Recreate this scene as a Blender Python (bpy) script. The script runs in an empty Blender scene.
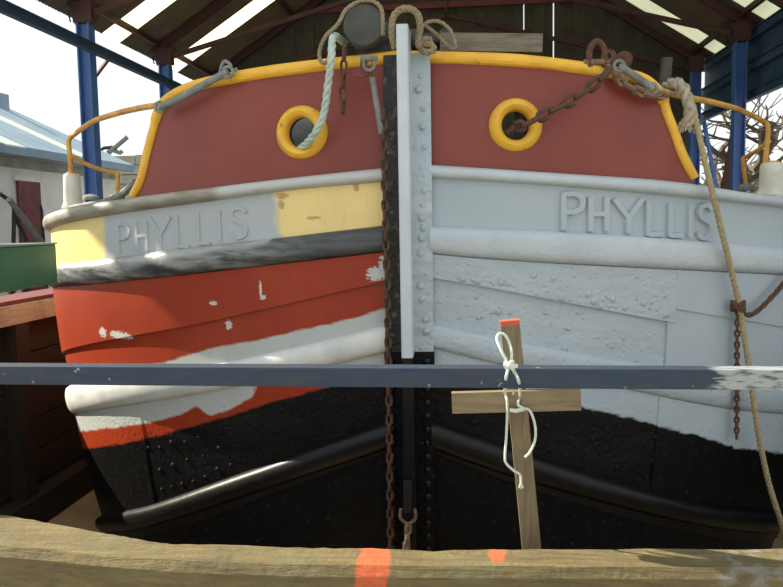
import bpy, bmesh, math, random
from mathutils import Vector, Matrix, noise as mnoise
random.seed(7)
SC = bpy.context.scene
COL = SC.collection
# ------------------------------------------------------------------ camera
F, W, H = 770.0, 783, 587
VP = (470.0, 222.0)                  # vanishing point of the dock / shed axis (+Y)
ROLL = math.radians(1.0)
_dx, _dy = VP[0]-W/2, VP[1]-H/2
_c, _s = math.cos(ROLL), math.sin(ROLL)
_ux, _uy = _dx*_c-_dy*_s, _dx*_s+_dy*_c
YAW = math.atan2(_ux, F)
PITCH = math.atan2(-_uy*math.cos(YAW), F)
RM = Matrix.Rotation(YAW, 3, 'Z') @ Matrix.Rotation(-PITCH, 3, 'X') @ Matrix.Rotation(ROLL*-1, 3, 'Y')
def ray(px, py):
    dx, dy = px-W/2, py-H/2
    ux, uy = dx*_c-dy*_s, dx*_s+dy*_c
    d = Vector((ux/F, 1.0, -uy/F))
    return Matrix.Rotation(YAW, 3, 'Z') @ (Matrix.Rotation(-PITCH, 3, 'X') @ d)
def on_X(px, py, X): d = ray(px, py); return d*(X/d.x)
def on_Y(px, py, Y): d = ray(px, py); return d*(Y/d.y)
def on_Z(px, py, Z): d = ray(px, py); return d*(Z/d.z)
cd = bpy.data.cameras.new('camera'); cam = bpy.data.objects.new('camera', cd); COL.objects.link(cam)
f0 = ray(W/2, H/2).normalized(); r0 = (ray(W/2+1, H/2)-ray(W/2, H/2)).normalized(); u0 = r0.cross(f0)
cam.matrix_world = Matrix(((r0.x, u0.x, -f0.x, 0), (r0.y, u0.y, -f0.y, 0), (r0.z, u0.z, -f0.z, 0), (0, 0, 0, 1)))
cd.sensor_width = 36; cd.sensor_fit = 'HORIZONTAL'; cd.lens = 36*F/W; cd.clip_start = 0.05; cd.clip_end = 500
SC.camera = cam
# ------------------------------------------------------------------ world, sun, exposure
wd = bpy.data.worlds.new('sky'); SC.world = wd; wd.use_nodes = True
bg = wd.node_tree.nodes['Background']; bg.inputs[0].default_value = (0.93, 0.97, 1.0, 1); bg.inputs[1].default_value = 1.25
sd = bpy.data.lights.new('sun', 'SUN'); sd.energy = 13.0; sd.angle = math.radians(0.6); sd.color = (1.0, 0.9, 0.72)
sun = bpy.data.objects.new('sun', sd); COL.objects.link(sun)
SAZ, SEL = math.radians(15), math.radians(35)
sdir = Vector((-math.cos(SAZ)*math.cos(SEL), math.sin(SAZ)*math.cos(SEL), math.sin(SEL)))
sun.rotation_euler = sdir.to_track_quat('Z', 'Y').to_euler(); sun.location = (-9, 4, 9)
SC.view_settings.view_transform = 'Standard'; SC.view_settings.look = 'None'; SC.view_settings.gamma = 1
SC.view_settings.use_curve_mapping = False; SC.view_settings.exposure = -0.18
# ------------------------------------------------------------------ node materials
class NT:
    def __init__(s, name):
        s.m = bpy.data.materials.new(name); s.m.use_nodes = True; s.t = s.m.node_tree
        s.b = s.t.nodes['Principled BSDF']
    def n(s, ty, **k):
        x = s.t.nodes.new(ty)
        for a, v in k.items(): setattr(x, a, v)
        return x
    def put(s, sock, v):
        if isinstance(v, bpy.types.NodeSocket): s.t.links.new(v, sock)
        elif isinstance(v, (tuple, list)) and len(v) == 3 and sock.type == 'RGBA': sock.default_value = (*v, 1)
        else: sock.default_value = v
    def math(s, op, a, b=0.0, clamp=False):
        x = s.n('ShaderNodeMath', operation=op, use_clamp=clamp); s.put(x.inputs[0], a); s.put(x.inputs[1], b); return x.outputs[0]
    def obj(s):
        if not hasattr(s, '_o'): s._o = s.n('ShaderNodeTexCoord')
        return s._o.outputs['Object']
    def uv(s):
        s.obj(); return s._o.outputs['UV']
    def xyz(s, v):
        x = s.n('ShaderNodeSeparateXYZ'); s.put(x.inputs[0], v); return x.outputs
    def scale(s, v, sc):
        x = s.n('ShaderNodeMapping'); s.put(x.inputs[0], v); x.inputs['Scale'].default_value = sc; return x.outputs[0]
    def noise(s, v, sc, det=4.0, rough=0.55, dist=0.0):
        x = s.n('ShaderNodeTexNoise'); s.put(x.inputs['Vector'], v)
        x.inputs['Scale'].default_value = sc; x.inputs['Detail'].default_value = det
        x.inputs['Roughness'].default_value = rough; x.inputs['Distortion'].default_value = dist
        return x.outputs[0]
    def voro(s, v, sc):
        x = s.n('ShaderNodeTexVoronoi'); s.put(x.inputs['Vector'], v); x.inputs['Scale'].default_value = sc; return x.outputs['Distance']
    def rng(s, v, a, b, c=0.0, d=1.0):
        x = s.n('ShaderNodeMapRange'); s.put(x.inputs[0], v)
        for i, q in enumerate((a, b, c, d)): x.inputs[i+1].default_value = q
        return x.outputs[0]
    def mix(s, f, a, b):
        x = s.n('ShaderNodeMix', data_type='RGBA'); s.put(x.inputs[0], f); s.put(x.inputs[6], a); s.put(x.inputs[7], b); return x.outputs[2]
    def curve(s, x, pts, x0, x1, y0, y1):
        fc = s.n('ShaderNodeFloatCurve'); s.put(fc.inputs['Value'], s.rng(x, x0, x1))
        c = fc.mapping.curves[0]; P = sorted(((p[0]-x0)/(x1-x0), (p[1]-y0)/(y1-y0)) for p in pts)
        while len(c.points) < len(P): c.points.new(0.5, 0.5)
        for q, p in zip(c.points, P): q.location = p; q.handle_type = 'VECTOR'
        fc.mapping.update()
        return s.rng(fc.outputs[0], 0, 1, y0, y1)
    def bump(s, h, strength, dist=0.01):
        x = s.n('ShaderNodeBump'); x.inputs['Strength'].default_value = strength; x.inputs['Distance'].default_value = dist
        s.put(x.inputs['Height'], h); s.put(s.b.inputs['Normal'], x.outputs[0])
    def done(s, col, rough=0.5, metal=0.0, spec=None):
        s.put(s.b.inputs['Base Color'], col); s.put(s.b.inputs['Roughness'], rough); s.b.inputs['Metallic'].default_value = metal
        if spec is not None: s.b.inputs['Specular IOR Level'].default_value = spec
        return s.m
def mat(name, c1, c2=None, sc=8.0, thr=(0.35, 0.7), rough=0.55, metal=0.0, bs=60.0, bump=0.15, bd=0.004, stretch=(1, 1, 1), spec=None):
    t = NT(name); v = t.scale(t.obj(), stretch)
    c2 = c2 or tuple(x*0.8 for x in c1)
    f = t.rng(t.noise(v, sc, 5), *thr)
    if bump: t.bump(t.noise(v, bs, 3), bump, bd)
    return t.done(t.mix(f, c1, c2), rough, metal, spec)
def wood(name, c1, c2, axis=0, sc=6, rough=0.8, bump=0.5):
    st = [1.2, 14, 14] if axis == 0 else ([14, 1.2, 14] if axis == 1 else [14, 14, 1.2])
    t = NT(name); v = t.scale(t.obj(), st); g = t.noise(v, sc, 6, 0.65, 0.6)
    big = t.noise(t.obj(), 5, 3)
    col = t.mix(t.rng(g, 0.35, 0.68), c1, c2)
    col = t.mix(t.rng(big, 0.5, 0.75, 0, 0.5), col, tuple(x*0.55 for x in c2))
    t.bump(g, bump, 0.006)
    return t.done(col, rough)
M = {}
M['ground'] = mat('yard_concrete', (0.42, 0.4, 0.35), (0.3, 0.28, 0.24), 1.5, rough=0.9, bs=30, bump=0.3)
M['dock_floor'] = mat('dock_floor_earth', (0.46, 0.34, 0.19), (0.33, 0.24, 0.13), 3, rough=0.95, bs=25, bump=0.4)
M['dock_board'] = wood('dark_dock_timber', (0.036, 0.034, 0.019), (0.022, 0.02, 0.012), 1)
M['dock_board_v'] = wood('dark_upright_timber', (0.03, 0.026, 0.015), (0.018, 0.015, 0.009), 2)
M['coping'] = wood('cream_plank', (0.55, 0.54, 0.44), (0.36, 0.34, 0.25), 1)
M['maroon'] = mat('maroon_paint', (0.17, 0.035, 0.035), (0.1, 0.02, 0.025), 6, rough=0.6)
M['truss'] = mat('dark_maroon_steel', (0.075, 0.02, 0.02), (0.04, 0.012, 0.014), 6, rough=0.6)
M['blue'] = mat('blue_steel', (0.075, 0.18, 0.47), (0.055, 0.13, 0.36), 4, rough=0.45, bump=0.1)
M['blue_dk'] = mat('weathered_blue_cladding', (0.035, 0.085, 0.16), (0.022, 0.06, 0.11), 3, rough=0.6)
M['tin'] = mat('brown_stained_sheet', (0.13, 0.105, 0.065), (0.075, 0.062, 0.042), 2.5, rough=0.7, stretch=(1, 3, 1))
t = NT('skylight_sheet'); t.t.nodes.remove(t.b)
tr = t.n('ShaderNodeBsdfTranslucent'); df = t.n('ShaderNodeBsdfDiffuse'); mx = t.n('ShaderNodeMixShader')
cc = t.mix(t.rng(t.noise(t.obj(), 3, 4), 0.35, 0.7), (0.66, 0.66, 0.42), (0.56, 0.58, 0.4))
t.put(tr.inputs[0], cc); df.inputs[0].default_value = (0.7, 0.72, 0.6, 1); mx.inputs[0].default_value = 0.18
t.t.links.new(tr.outputs[0], mx.inputs[1]); t.t.links.new(df.outputs[0], mx.inputs[2])
t.t.links.new(mx.outputs[0], t.t.nodes['Material Output'].inputs[0]); M['skylight'] = t.m
M['gable'] = wood('dark_gable_boards', (0.085, 0.075, 0.05), (0.04, 0.034, 0.022), 2)
M['white_wall'] = mat('whitewashed_render', (0.72, 0.72, 0.68), (0.45, 0.46, 0.42), 0.9, (0.5, 0.75), rough=0.9, bs=8, bump=0.4)
M['stone'] = mat('grey_rubble', (0.42, 0.42, 0.38), (0.25, 0.25, 0.22), 2.2, rough=0.95, bs=9, bump=0.6)
M['blue_roof'] = mat('pale_blue_sheet', (0.22, 0.32, 0.39), (0.16, 0.25, 0.32), 1.5, rough=0.6)
M['pale_strip'] = mat('pale_translucent_strip', (0.62, 0.66, 0.6), (0.5, 0.56, 0.52), 1.2, rough=0.5)
M['rust'] = mat('rusty_iron', (0.13, 0.06, 0.03), (0.05, 0.03, 0.022), 40, rough=0.85, bs=120, bump=0.6)
M['rust_lt'] = mat('pale_rusted_iron', (0.26, 0.17, 0.1), (0.1, 0.06, 0.04), 45, rough=0.85, bs=120, bump=0.6)
t = NT('yellow_gloss'); c = t.mix(t.rng(t.noise(t.obj(), 7, 5), 0.45, 0.75), (0.84, 0.48, 0.04), (0.7, 0.37, 0.035))
c = t.mix(t.rng(t.noise(t.obj(), 24, 6, .7), 0.63, 0.7), c, (0.26, 0.11, 0.03)); t.bump(t.noise(t.obj(), 30, 4), .25, .006); M['yellow'] = t.done(c, 0.45)
M['yellow_rust'] = mat('rust_bled_yellow', (0.72, 0.42, 0.08), (0.5, 0.22, 0.05), 9, (0.4, 0.65), rough=0.6, bs=40, bump=0.2)
M['grey'] = None
M['white'] = mat('chalky_white_paint', (0.72, 0.71, 0.62), (0.55, 0.53, 0.42), 9, (0.45, 0.75), rough=0.6)
M['galv'] = mat('grey_galvanised', (0.24, 0.265, 0.245), (0.13, 0.14, 0.125), 22, rough=0.8)
M['log_end'] = mat('tarred_roller', (0.085, 0.09, 0.08), (0.05, 0.052, 0.048), 12, rough=0.7, bs=60, bump=0.3)
M['tan_rope'] = mat('old_tan_rope', (0.32, 0.26, 0.16), (0.2, 0.16, 0.1), 60, rough=0.95, bs=160, bump=0.8, bd=0.003)
M['pale_rope'] = mat('pale_weathered_rope', (0.45, 0.4, 0.3), (0.26, 0.22, 0.15), 50, rough=0.95, bs=160, bump=0.8, bd=0.003)
M['long_rope'] = mat('straw_rope', (0.42, 0.36, 0.22), (0.3, 0.24, 0.13), 60, rough=0.95, bs=200, bump=0.6, bd=0.002)
M['green_rope'] = mat('pale_green_rope', (0.5, 0.62, 0.54), (0.36, 0.46, 0.4), 30, rough=0.8, bs=200, bump=0.4, bd=0.002)
M['string'] = mat('mint_string', (0.6, 0.68, 0.58), (0.45, 0.52, 0.44), 60, rough=0.9)
M['plank'] = wood('silvered_plank', (0.2, 0.18, 0.135), (0.1, 0.088, 0.064), 0)
M['stick'] = wood('stake_wood', (0.22, 0.17, 0.1), (0.13, 0.1, 0.055), 2)
M['arm'] = wood('crosspiece_wood', (0.24, 0.19, 0.11), (0.15, 0.115, 0.065), 0)
M['green_box'] = mat('green_enamel', (0.04, 0.17, 0.08), (0.03, 0.13, 0.062), 4, rough=0.45, bump=0.1)
M['dark'] = mat('dark_iron', (0.02, 0.02, 0.02), (0.035, 0.03, 0.028), 20, rough=0.6)
M['bark'] = mat('grey_bark', (0.12, 0.1, 0.07), (0.07, 0.06, 0.042), 6, rough=0.95)
M['deck'] = mat('deck_plate', (0.2, 0.19, 0.17), (0.12, 0.11, 0.1), 5, rough=0.8)
M['black_tar'] = None
# ------------------------------------------------------------------ mesh helpers
class MB:
    def __init__(s): s.v = []; s.f = []
    def add(s, vs, fs):
        o = len(s.v); s.v += [tuple(v) for v in vs]; s.f += [tuple(i+o for i in f) for f in fs]; return s
    def box(s, c, d, R=None):
        c = Vector(c); vs = []
        for z in (-.5, .5):
            for y in (-.5, .5):
                for x in (-.5, .5):
                    p = Vector((x*d[0], y*d[1], z*d[2])); vs.append(c+(R @ p if R else p))
        return s.add(vs, [(0, 2, 3, 1), (4, 5, 7, 6), (0, 1, 5, 4), (2, 6, 7, 3), (0, 4, 6, 2), (1, 3, 7, 5)])
    def beam(s, a, b, w, h, up=(0, 0, 1)):
        a, b = Vector(a), Vector(b); y = (b-a).normalized(); x = y.cross(Vector(up)).normalized(); z = x.cross(y)
        return s.box((a+b)/2, (w, (b-a).length, h), Matrix((x, y, z)).transposed())
    def ibeam(s, a, b, w, h, t=0.012, up=(0, 0, 1)):
        a, b = Vector(a), Vector(b); y = (b-a).normalized(); x = y.cross(Vector(up)).normalized(); z = x.cross(y)
        R = Matrix((x, y, z)).transposed(); L = (b-a).length; c = (a+b)/2
        s.box(c+z*(h/2-t/2), (w, L, t), R); s.box(c-z*(h/2-t/2), (w, L, t), R); s.box(c, (t, L, h-2*t), R); return s
    def tube(s, pts, r, n=8, closed=False, cap=True):
        P = [Vector(p) for p in pts]; N = len(P); rr = r if isinstance(r, (list, tuple)) else [r]*N
        o = len(s.v); prev = None
        for i in range(N):
            if closed: tg = (P[(i+1) % N]-P[i-1]).normalized()
            else: tg = (P[min(i+1, N-1)]-P[max(i-1, 0)]).normalized()
            if prev is None: q = tg.cross(Vector((0.31, 0.2, 0.93))); q = q if q.length > .1 else tg.cross(Vector((1, 0, 0)))
            else: q = prev-tg*prev.dot(tg)
            q.normalize(); prev = q; k = tg.cross(q)
            for j in range(n):
                an = 2*math.pi*j/n; s.v.append(tuple(P[i]+(q*math.cos(an)+k*math.sin(an))*rr[i]))
        for i in range(N if closed else N-1):
            for j in range(n):
                a = o+i*n; b = o+((i+1) % N)*n; j2 = (j+1) % n
                s.f.append((a+j, a+j2, b+j2, b+j))
        if cap and not closed:
            s.f.append(tuple(o+j for j in range(n))[::-1]); s.f.append(tuple(o+(N-1)*n+j for j in range(n)))
        return s
    def lathe(s, prof, c, axis, n=28, xref=None):
        # prof: list of (r, h) along axis
        c = Vector(c); a = Vector(axis).normalized(); q = a.cross(Vector((0.2, 0.3, 0.93))).normalized(); k = a.cross(q); o = len(s.v)
        for r, h in prof:
            for j in range(n):
                an = 2*math.pi*j/n; s.v.append(tuple(c+a*h+(q*math.cos(an)+k*math.sin(an))*max(r, 1e-4)))
        for i in range(len(prof)-1):
            for j in range(n):
                j2 = (j+1) % n; s.f.append((o+i*n+j, o+i*n+j2, o+(i+1)*n+j2, o+(i+1)*n+j))
        return s
    def prism(s, poly, ext):
        n = len(poly); e = Vector(ext); a = [Vector(p) for p in poly]
        return s.add(a+[p+e for p in a], [tuple(range(n))[::-1], tuple(range(n, 2*n))]+[(i, (i+1) % n, (i+1) % n+n, i+n) for i in range(n)])
    def build(s, name, m, parent=None, smooth=30, uv=None, fix=True):
        me = bpy.data.meshes.new(name); me.from_pydata(s.v, [], s.f)
        if fix:
            bm = bmesh.new(); bm.from_mesh(me); bmesh.ops.recalc_face_normals(bm, faces=bm.faces); bm.to_mesh(me); bm.free()
        if uv:
            ul = me.uv_layers.new(name='UVMap')
            for lp in me.loops: ul.data[lp.index].uv = uv[lp.vertex_index]
        me.materials.append(m if not isinstance(m, str) else M[m])
        if smooth:
            me.shade_smooth(); me.set_sharp_from_angle(angle=math.radians(smooth))
        o = bpy.data.objects.new(name, me); COL.objects.link(o)
        if parent: o.parent = parent; o.matrix_parent_inverse = parent.matrix_world.inverted()
        return o
def root(name, loc, label, cat, group=None, kind=None):
    o = bpy.data.objects.new(name, None); COL.objects.link(o); o.location = loc; o.empty_display_size = .1
    o.matrix_world = Matrix.Translation(Vector(loc))
    tag(o, label, cat, group, kind); return o
def tag(o, label=None, cat=None, group=None, kind=None):
    for k, v in (('label', label), ('category', cat), ('group', group), ('kind', kind)):
        if v: o[k] = v
    return o
def inst(src_mesh, name, mw, parent=None):
    o = bpy.data.objects.new(name, src_mesh); COL.objects.link(o)
    if parent: o.parent = parent; o.matrix_parent_inverse = parent.matrix_world.inverted()
    o.matrix_world = mw if not parent else mw
    if parent:
        o.matrix_basis = mw
    return o
def smooth_path(pts, n=10):
    P = [Vector(p) for p in pts]; out = []
    for i in range(len(P)-1):
        p0, p1, p2, p3 = P[max(i-1, 0)], P[i], P[i+1], P[min(i+2, len(P)-1)]
        for k in range(n):
            t = k/n; t2, t3 = t*t, t*t*t
            out.append(0.5*((2*p1)+(p2-p0)*t+(2*p0-5*p1+4*p2-p3)*t2+(3*p1-p0-3*p2+p3)*t3))
    out.append(P[-1]); return out
def resample(path, step):
    out = [path[0].copy()]; acc = 0.0
    for a, b in zip(path, path[1:]):
        L = (b-a).length
        if L < 1e-9: continue
        d = step-acc
        while d <= L:
            out.append(a+(b-a)*(d/L)); d += step
        acc = (acc+L) % step if True else 0
    return out
def link_mesh(name, ln, wd_, r, m, major=10, minor=5):
    pts = []; R = wd_/2-r; S = ln/2-r-R
    h = major//2
    for i in range(h+1): a = -math.pi/2+math.pi*i/h; pts.append((R*math.sin(a) if False else R*math.cos(a+math.pi/2) * -1, 0, S+R*math.sin(a+math.pi/2)))
    for i in range(h+1): a = math.pi*i/h; pts.append((-R*math.cos(a) * -1 if False else R*math.cos(a) , 0, -S-R*math.sin(a)))
    b = MB().tube(pts, r, minor, closed=True)
    o = b.build(name, m); me = o.data; bpy.data.objects.remove(o); return me
def chain(name, path, ln, wd_, r, m, label, twist=0.0, parent=None):
    pitch = ln-2*r*1.15
    pts = resample(smooth_path(path, 14), pitch)
    t = root(name, pts[-1], label, 'chain') if parent is None else parent
    me = link_mesh('chain_link', ln, wd_, r, M[m] if isinstance(m, str) else m)
    for i in range(len(pts)-1):
        a, b = pts[i], pts[i+1]; z = (b-a).normalized(); x = z.cross(Vector((0, 1, 0.05)))
        if x.length < .1: x = z.cross(Vector((1, 0, 0)))
        x.normalize(); y = z.cross(x)
        R3 = Matrix((x, y, z)).transposed() @ Matrix.Rotation((0.2 if i % 2 else 0.2+math.pi/2)+twist+random.uniform(-.12, .12), 3, 'Z')
        inst(me, 'chain_link', Matrix.Translation((a+b)/2) @ R3.to_4x4(), t)
    return t
def laid_rope(name, path, r, m, label, turns_per_m=14, parent=None, group=None, pn=10):
    P = resample(smooth_path(path, pn), r*0.55)
    t = root(name, P[-1], label, 'rope', group) if parent is None else parent
    prev = None; fr = []
    for i in range(len(P)):
        tg = (P[min(i+1, len(P)-1)]-P[max(i-1, 0)]).normalized()
        if prev is None: q = tg.cross(Vector((0.3, 0.9, 0.2)))
        else: q = prev-tg*prev.dot(tg)
        q.normalize(); prev = q; fr.append((q, tg.cross(q)))
    for k in range(3):
        pts = []
        for i, p in enumerate(P):
            a = 2*math.pi*(k/3+turns_per_m*i*r*0.55); pts.append(p+(fr[i][0]*math.cos(a)+fr[i][1]*math.sin(a))*r*0.48)
        MB().tube(pts, r*0.56, 6).build('strand', m, t, smooth=60)
    return t
# ------------------------------------------------------------------ hull form (plan is an ellipse, plumb stem)
D, B, A0 = 3.2, 1.9, 2.40
dd = ray(405, 250); XC = dd.x/dd.y*D; YC = D+B
def afun(z): return A0-(0.30*(z/1.85)**2 if z < 0 else 0.0)
def tum(z): return 0.13*max(0.0, z-0.14)
def hit(px, py, off=0.0):
    d = ray(px, py); z = 0.0
    for i in range(50):
        a = afun(z)+off-tum(z); b = B+off-tum(z)
        AA = d.x**2/a**2+d.y**2/b**2; BB = -2*(d.x*XC/a**2+d.y*YC/b**2); CC = XC**2/a**2+YC**2/b**2-1
        t = (-BB-math.sqrt(max(BB*BB-4*AA*CC, 0)))/(2*AA); zn = t*d.z
        if abs(zn-z) < 1e-6: break
        z = 0.5*z+0.5*zn
    p = d*t
    return math.atan2((p.x-XC)/a, (YC-p.y)/b), p.z
def surf(side, u, z, off=0.0):
    a = afun(z)+off-tum(z); b = B+off-tum(z)
    if u <= math.pi/2: return Vector((XC+side*a*math.sin(u), YC-b*math.cos(u), z))
    return Vector((XC+side*a, YC+(u-math.pi/2)*2.2, z))
def nrm(side, u, z):
    p = surf(side, u, z); return (surf(side, u+1e-3, z)-p).cross(surf(side, u, z+1e-3)-p).normalized()*(-1 if side > 0 else 1)*-1
def onhull(px, py, off=0.0):
    u, z = hit(px, py, off); return surf(1 if u > 0 else -1, abs(u), z, off)
TR = {'T0': [(432, 165), (560, 173.6), (617, 177), (674, 181), (742, 192.7), (783, 197)],
 'T1': [(431, 178), (520, 183.4), (580, 188), (711, 200.4), (783, 208.4)],
 'T2': [(428, 225.6), (580, 232), (654, 236.8), (719, 242.5), (783, 248)],
 'T3': [(428, 253.7), (462, 257.5), (560, 264), (783, 275.3)],
 'T4': [(428, 276.7), (495, 288), (560, 301.4), (669, 322), (783, 340)],
 'T5': [(432, 323), (495, 337), (560, 350), (654, 365), (783, 384)],
 'T6': [(432, 347.7), (502, 365.6), (631, 389.7), (688, 402.5), (731, 409.6), (783, 414)],
 'T7': [(432, 367), (581, 406.7), (640, 420), (674, 428), (731, 448.5), (754, 451)],
 'T8': [(432, 420), (499, 443), (560, 464), (640, 488), (702, 505), (760, 511)],
 'T9': [(432, 448), (508, 476), (560, 490), (640, 512), (702, 526), (760, 532)]}
TL = {'T0': [(384, 168), (225, 186), (135, 197.5), (84, 205), (46, 216)],
 'T1': [(384, 182), (302, 188.5), (200, 203), (102, 216.6), (46, 231)],
 'T2': [(383, 225.6), (277, 238.3), (200, 246), (102, 260), (58.7, 265)],
 'T3': [(383, 252.4), (200, 273.5), (102, 284), (53, 288)],
 'T4': [(384, 281.3), (200, 324), (60, 353.3)],
 'T5': [(384, 326), (302, 346.4), (225, 363), (67, 386)],
 'T6': [(384, 352.8), (333, 364.8), (233, 387.8), (200, 394), (71.5, 415)],
 'T7': [(384, 372), (316, 388.6), (199, 425), (142, 441), (76, 450)],
 'T8': [(386, 421.4), (285, 457), (200, 488), (153, 505), (93, 516.7)],
 'T9': [(386, 449), (285, 482), (200, 512), (140, 530), (97, 533)]}
class Line:
    def __init__(s, pts, tail=None):
        q = sorted((abs(h[0]), h[1]) for h in (hit(x, y) for x, y in pts)); s.p = []
        for u, z in q:
            if not s.p or u > s.p[-1][0]+1e-3: s.p.append((u, z))
        s.tail = tail
    def __call__(s, u):
        p = s.p
        if u <= p[0][0]: a, b = p[0], p[1]; return a[1]+(b[1]-a[1])/(b[0]-a[0])*(u-a[0])
        for a, b in zip(p, p[1:]):
            if u <= b[0]: return a[1]+(b[1]-a[1])*(u-a[0])/(b[0]-a[0])
        if s.tail: return p[-1][1]+(s.tail(u)-s.tail(p[-1][0]))*0.9
        a, b = p[-2], p[-1]; m = (b[1]-a[1])/(b[0]-a[0]); return b[1]+m*0.25*(1-math.exp(-(u-b[0])/0.25))
    def pts(s): return s.p
LL = {k: Line(v) for k, v in TL.items()}
LR = {k: Line(v, LL[k]) for k, v in TR.items()}
for d_ in (LL, LR):     # smoothed copies so bands run fair
    for k in list(d_):
        f = d_[k]; us = [i*0.04 for i in range(110)]; zs = [f(u) for u in us]
        for it in range(3): zs = [zs[0]]+[(zs[i-1]+2*zs[i]+zs[i+1])/4 for i in range(1, len(zs)-1)]+[zs[-1]]
        def g(u, us=us, zs=zs):
            i = min(max(int(u/0.04), 0), len(us)-2); t = (u-us[i])/0.04; return zs[i]+(zs[i+1]-zs[i])*t
        d_[k] = g
LN = {-1: LL, 1: LR}
ZBOT = -2.08
UEND = 1.5708+2.4
def strip(name, side, zt, zb, u0, u1, m, parent, nv=6, off=0.0, bulge=0.0, flat=0.0, lump=0.0, lip=0.025, du=0.02, uend=None):
    mb = MB(); uv = []; nu = max(2, int((min(u1, 1.75)-u0)/du)); us = [u0+(min(u1, 1.75)-u0)*i/nu for i in range(nu+1)]
    if u1 > 1.75: us += [1.75+(u1-1.75)*i/8 for i in range(1, 9)]
    rows = [(-1, 0.0)]+[(0, j/nv) for j in range(nv+1)]+[(1, 1.0)]
    for u in us:
        a, b = zt(u), zb(u)
        for e, tt in rows:
            z = a+(b-a)*tt
            if bulge: o = off+bulge*max(0.0, 1-abs(2*tt-1)**(2.2+flat))**0.5
            else: o = off
            if e: o = off-lip
            if lump: o += lump*mnoise.noise(Vector((u*9, z*9, side*3.1)))+lump*0.6*mnoise.noise(Vector((u*31, z*31, side)))
            mb.v.append(tuple(surf(side, u, z, o))); uv.append((u, z))
    R = len(rows)
    for i in range(len(us)-1):
        for j in range(R-1):
            q = (i*R+j, i*R+j+1, (i+1)*R+j+1, (i+1)*R+j); mb.f.append(q if side > 0 else q[::-1])
    for i in (0, len(us)-1):    # end returns
        base = i*R; o = len(mb.v)
        for j in range(R):
            e, tt = rows[j]; z = zt(us[i])+(zb(us[i])-zt(us[i]))*tt; mb.v.append(tuple(surf(side, us[i], z, off-lip))); uv.append((us[i], z))
        for j in range(R-1):
            q = (base+j, base+j+1, o+j+1, o+j); mb.f.append(q)
    return mb.build(name, m, parent, smooth=40, uv=uv, fix=False)
# ------------------------------------------------------------------ hull paints (UV = station, height)
GREY = (0.43, 0.50, 0.54)
PRIM = (0.46, 0.49, 0.475)
RED = (0.33, 0.04, 0.011)
def uvz(pts): return [(abs(h[0]), h[1]) for h in (hit(x, y) for x, y in pts)]
def under(t, pts, nz, amp, soft=0.006):
    """mask: 1 where the height is under the traced line"""
    u, z = t.xyz(t.uv())[0], t.xyz(t.uv())[1]
    c = t.curve(u, pts, 0, 1.7, -2.2, 1.0)
    n = t.rng(t.noise(t.uv(), nz, 3), 0, 1, -amp, amp)
    return t.rng(t.math('ADD', t.math('SUBTRACT', z, c), n), soft, -soft)
def between(t, ua, ub, nz, amp, soft=0.01):
    u = t.math('ADD', t.xyz(t.uv())[0], t.rng(t.noise(t.uv(), nz, 3), 0, 1, -amp, amp))
    return t.math('MULTIPLY', t.rng(u, ua-soft, ua+soft), t.rng(u, ub+soft, ub-soft))
def spots(t, lst, nz=90, amp=0.5):
    """irregular flaked patches at pixel-traced places: (px, py, half-width m, half-height m)"""
    out = None; X = t.xyz(t.uv()); n = t.rng(t.noise(t.uv(), nz, 3), 0, 1, -amp, amp)
    for px, py, a, b in lst:
        h = hit(px, py)
        du = t.math('DIVIDE', t.math('SUBTRACT', X[0], abs(h[0])), a/2.2); dz = t.math('DIVIDE', t.math('SUBTRACT', X[1], h[1]), b)
        r = t.math('ADD', t.math('ADD', t.math('MULTIPLY', du, du), t.math('MULTIPLY', dz, dz)), n)
        k = t.rng(r, 1.1, 0.7); out = k if out is None else t.math('MAXIMUM', out, k)
    return out
def ubump(t, sc, st, dist=0.006, pits=0):
    h = t.noise(t.obj(), sc, 5, 0.6)
    if pits:
        v = t.rng(t.voro(t.obj(), pits), 0.0, 0.35); h = t.math('ADD', t.math('MULTIPLY', h, 0.7), t.math('MULTIPLY', v, 0.35))
    t.bump(h, st, dist)
UQ = lambda px, py: abs(hit(px, py)[0])
# right-hand greys
t = NT('grey_hull_paint'); c = t.mix(t.rng(t.noise(t.obj(), 2.5, 4), 0.35, 0.7), GREY, (0.37, 0.44, 0.48)); ubump(t, 26, 0.6, 0.014, 34); M['grey'] = t.done(c, 0.5)
t = NT('grey_smooth_paint'); c = t.mix(t.rng(t.noise(t.obj(), 3, 4), 0.35, 0.7), (0.40, 0.47, 0.51), (0.36, 0.43, 0.47)); ubump(t, 40, 0.1, 0.006); M['grey_smooth'] = t.done(c, 0.5)
t = NT('pale_grey_strake'); c = t.mix(t.rng(t.noise(t.obj(), 4, 4), 0.35, 0.7), (0.49, 0.55, 0.58), (0.42, 0.48, 0.51)); ubump(t, 28, 0.5, 0.012); M['grey_strake'] = t.done(c, 0.5)
def tarnodes(t):
    return t.mix(t.rng(t.noise(t.obj(), 30, 4), 0.5, 0.75), (0.0035, 0.0035, 0.004), (0.009, 0.009, 0.01))
t = NT('black_tar'); c = tarnodes(t); ubump(t, 45, 0.6, 0.012, 28); M['black_tar'] = t.done(c, 0.42, 0, .14)
t = NT('black_smooth_tar'); c = tarnodes(t); ubump(t, 12, 0.25, 0.01); M['black_smooth'] = t.done(c, 0.42, 0, .3)
t = NT('grey_over_black'); c = t.mix(t.rng(t.noise(t.obj(), 2.5, 4), 0.35, 0.7), GREY, (0.37, 0.44, 0.48))
k = under(t, [(0, LR['T7'](0))]+[(u/20, LR['T7'](u/20)) for u in range(2, 26, 3)], 25, 0.02); c = t.mix(k, c, tarnodes(t)); ubump(t, 36, 0.45, 0.012, 30); M['grey_black'] = t.done(c, 0.45, 0, .18)
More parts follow.
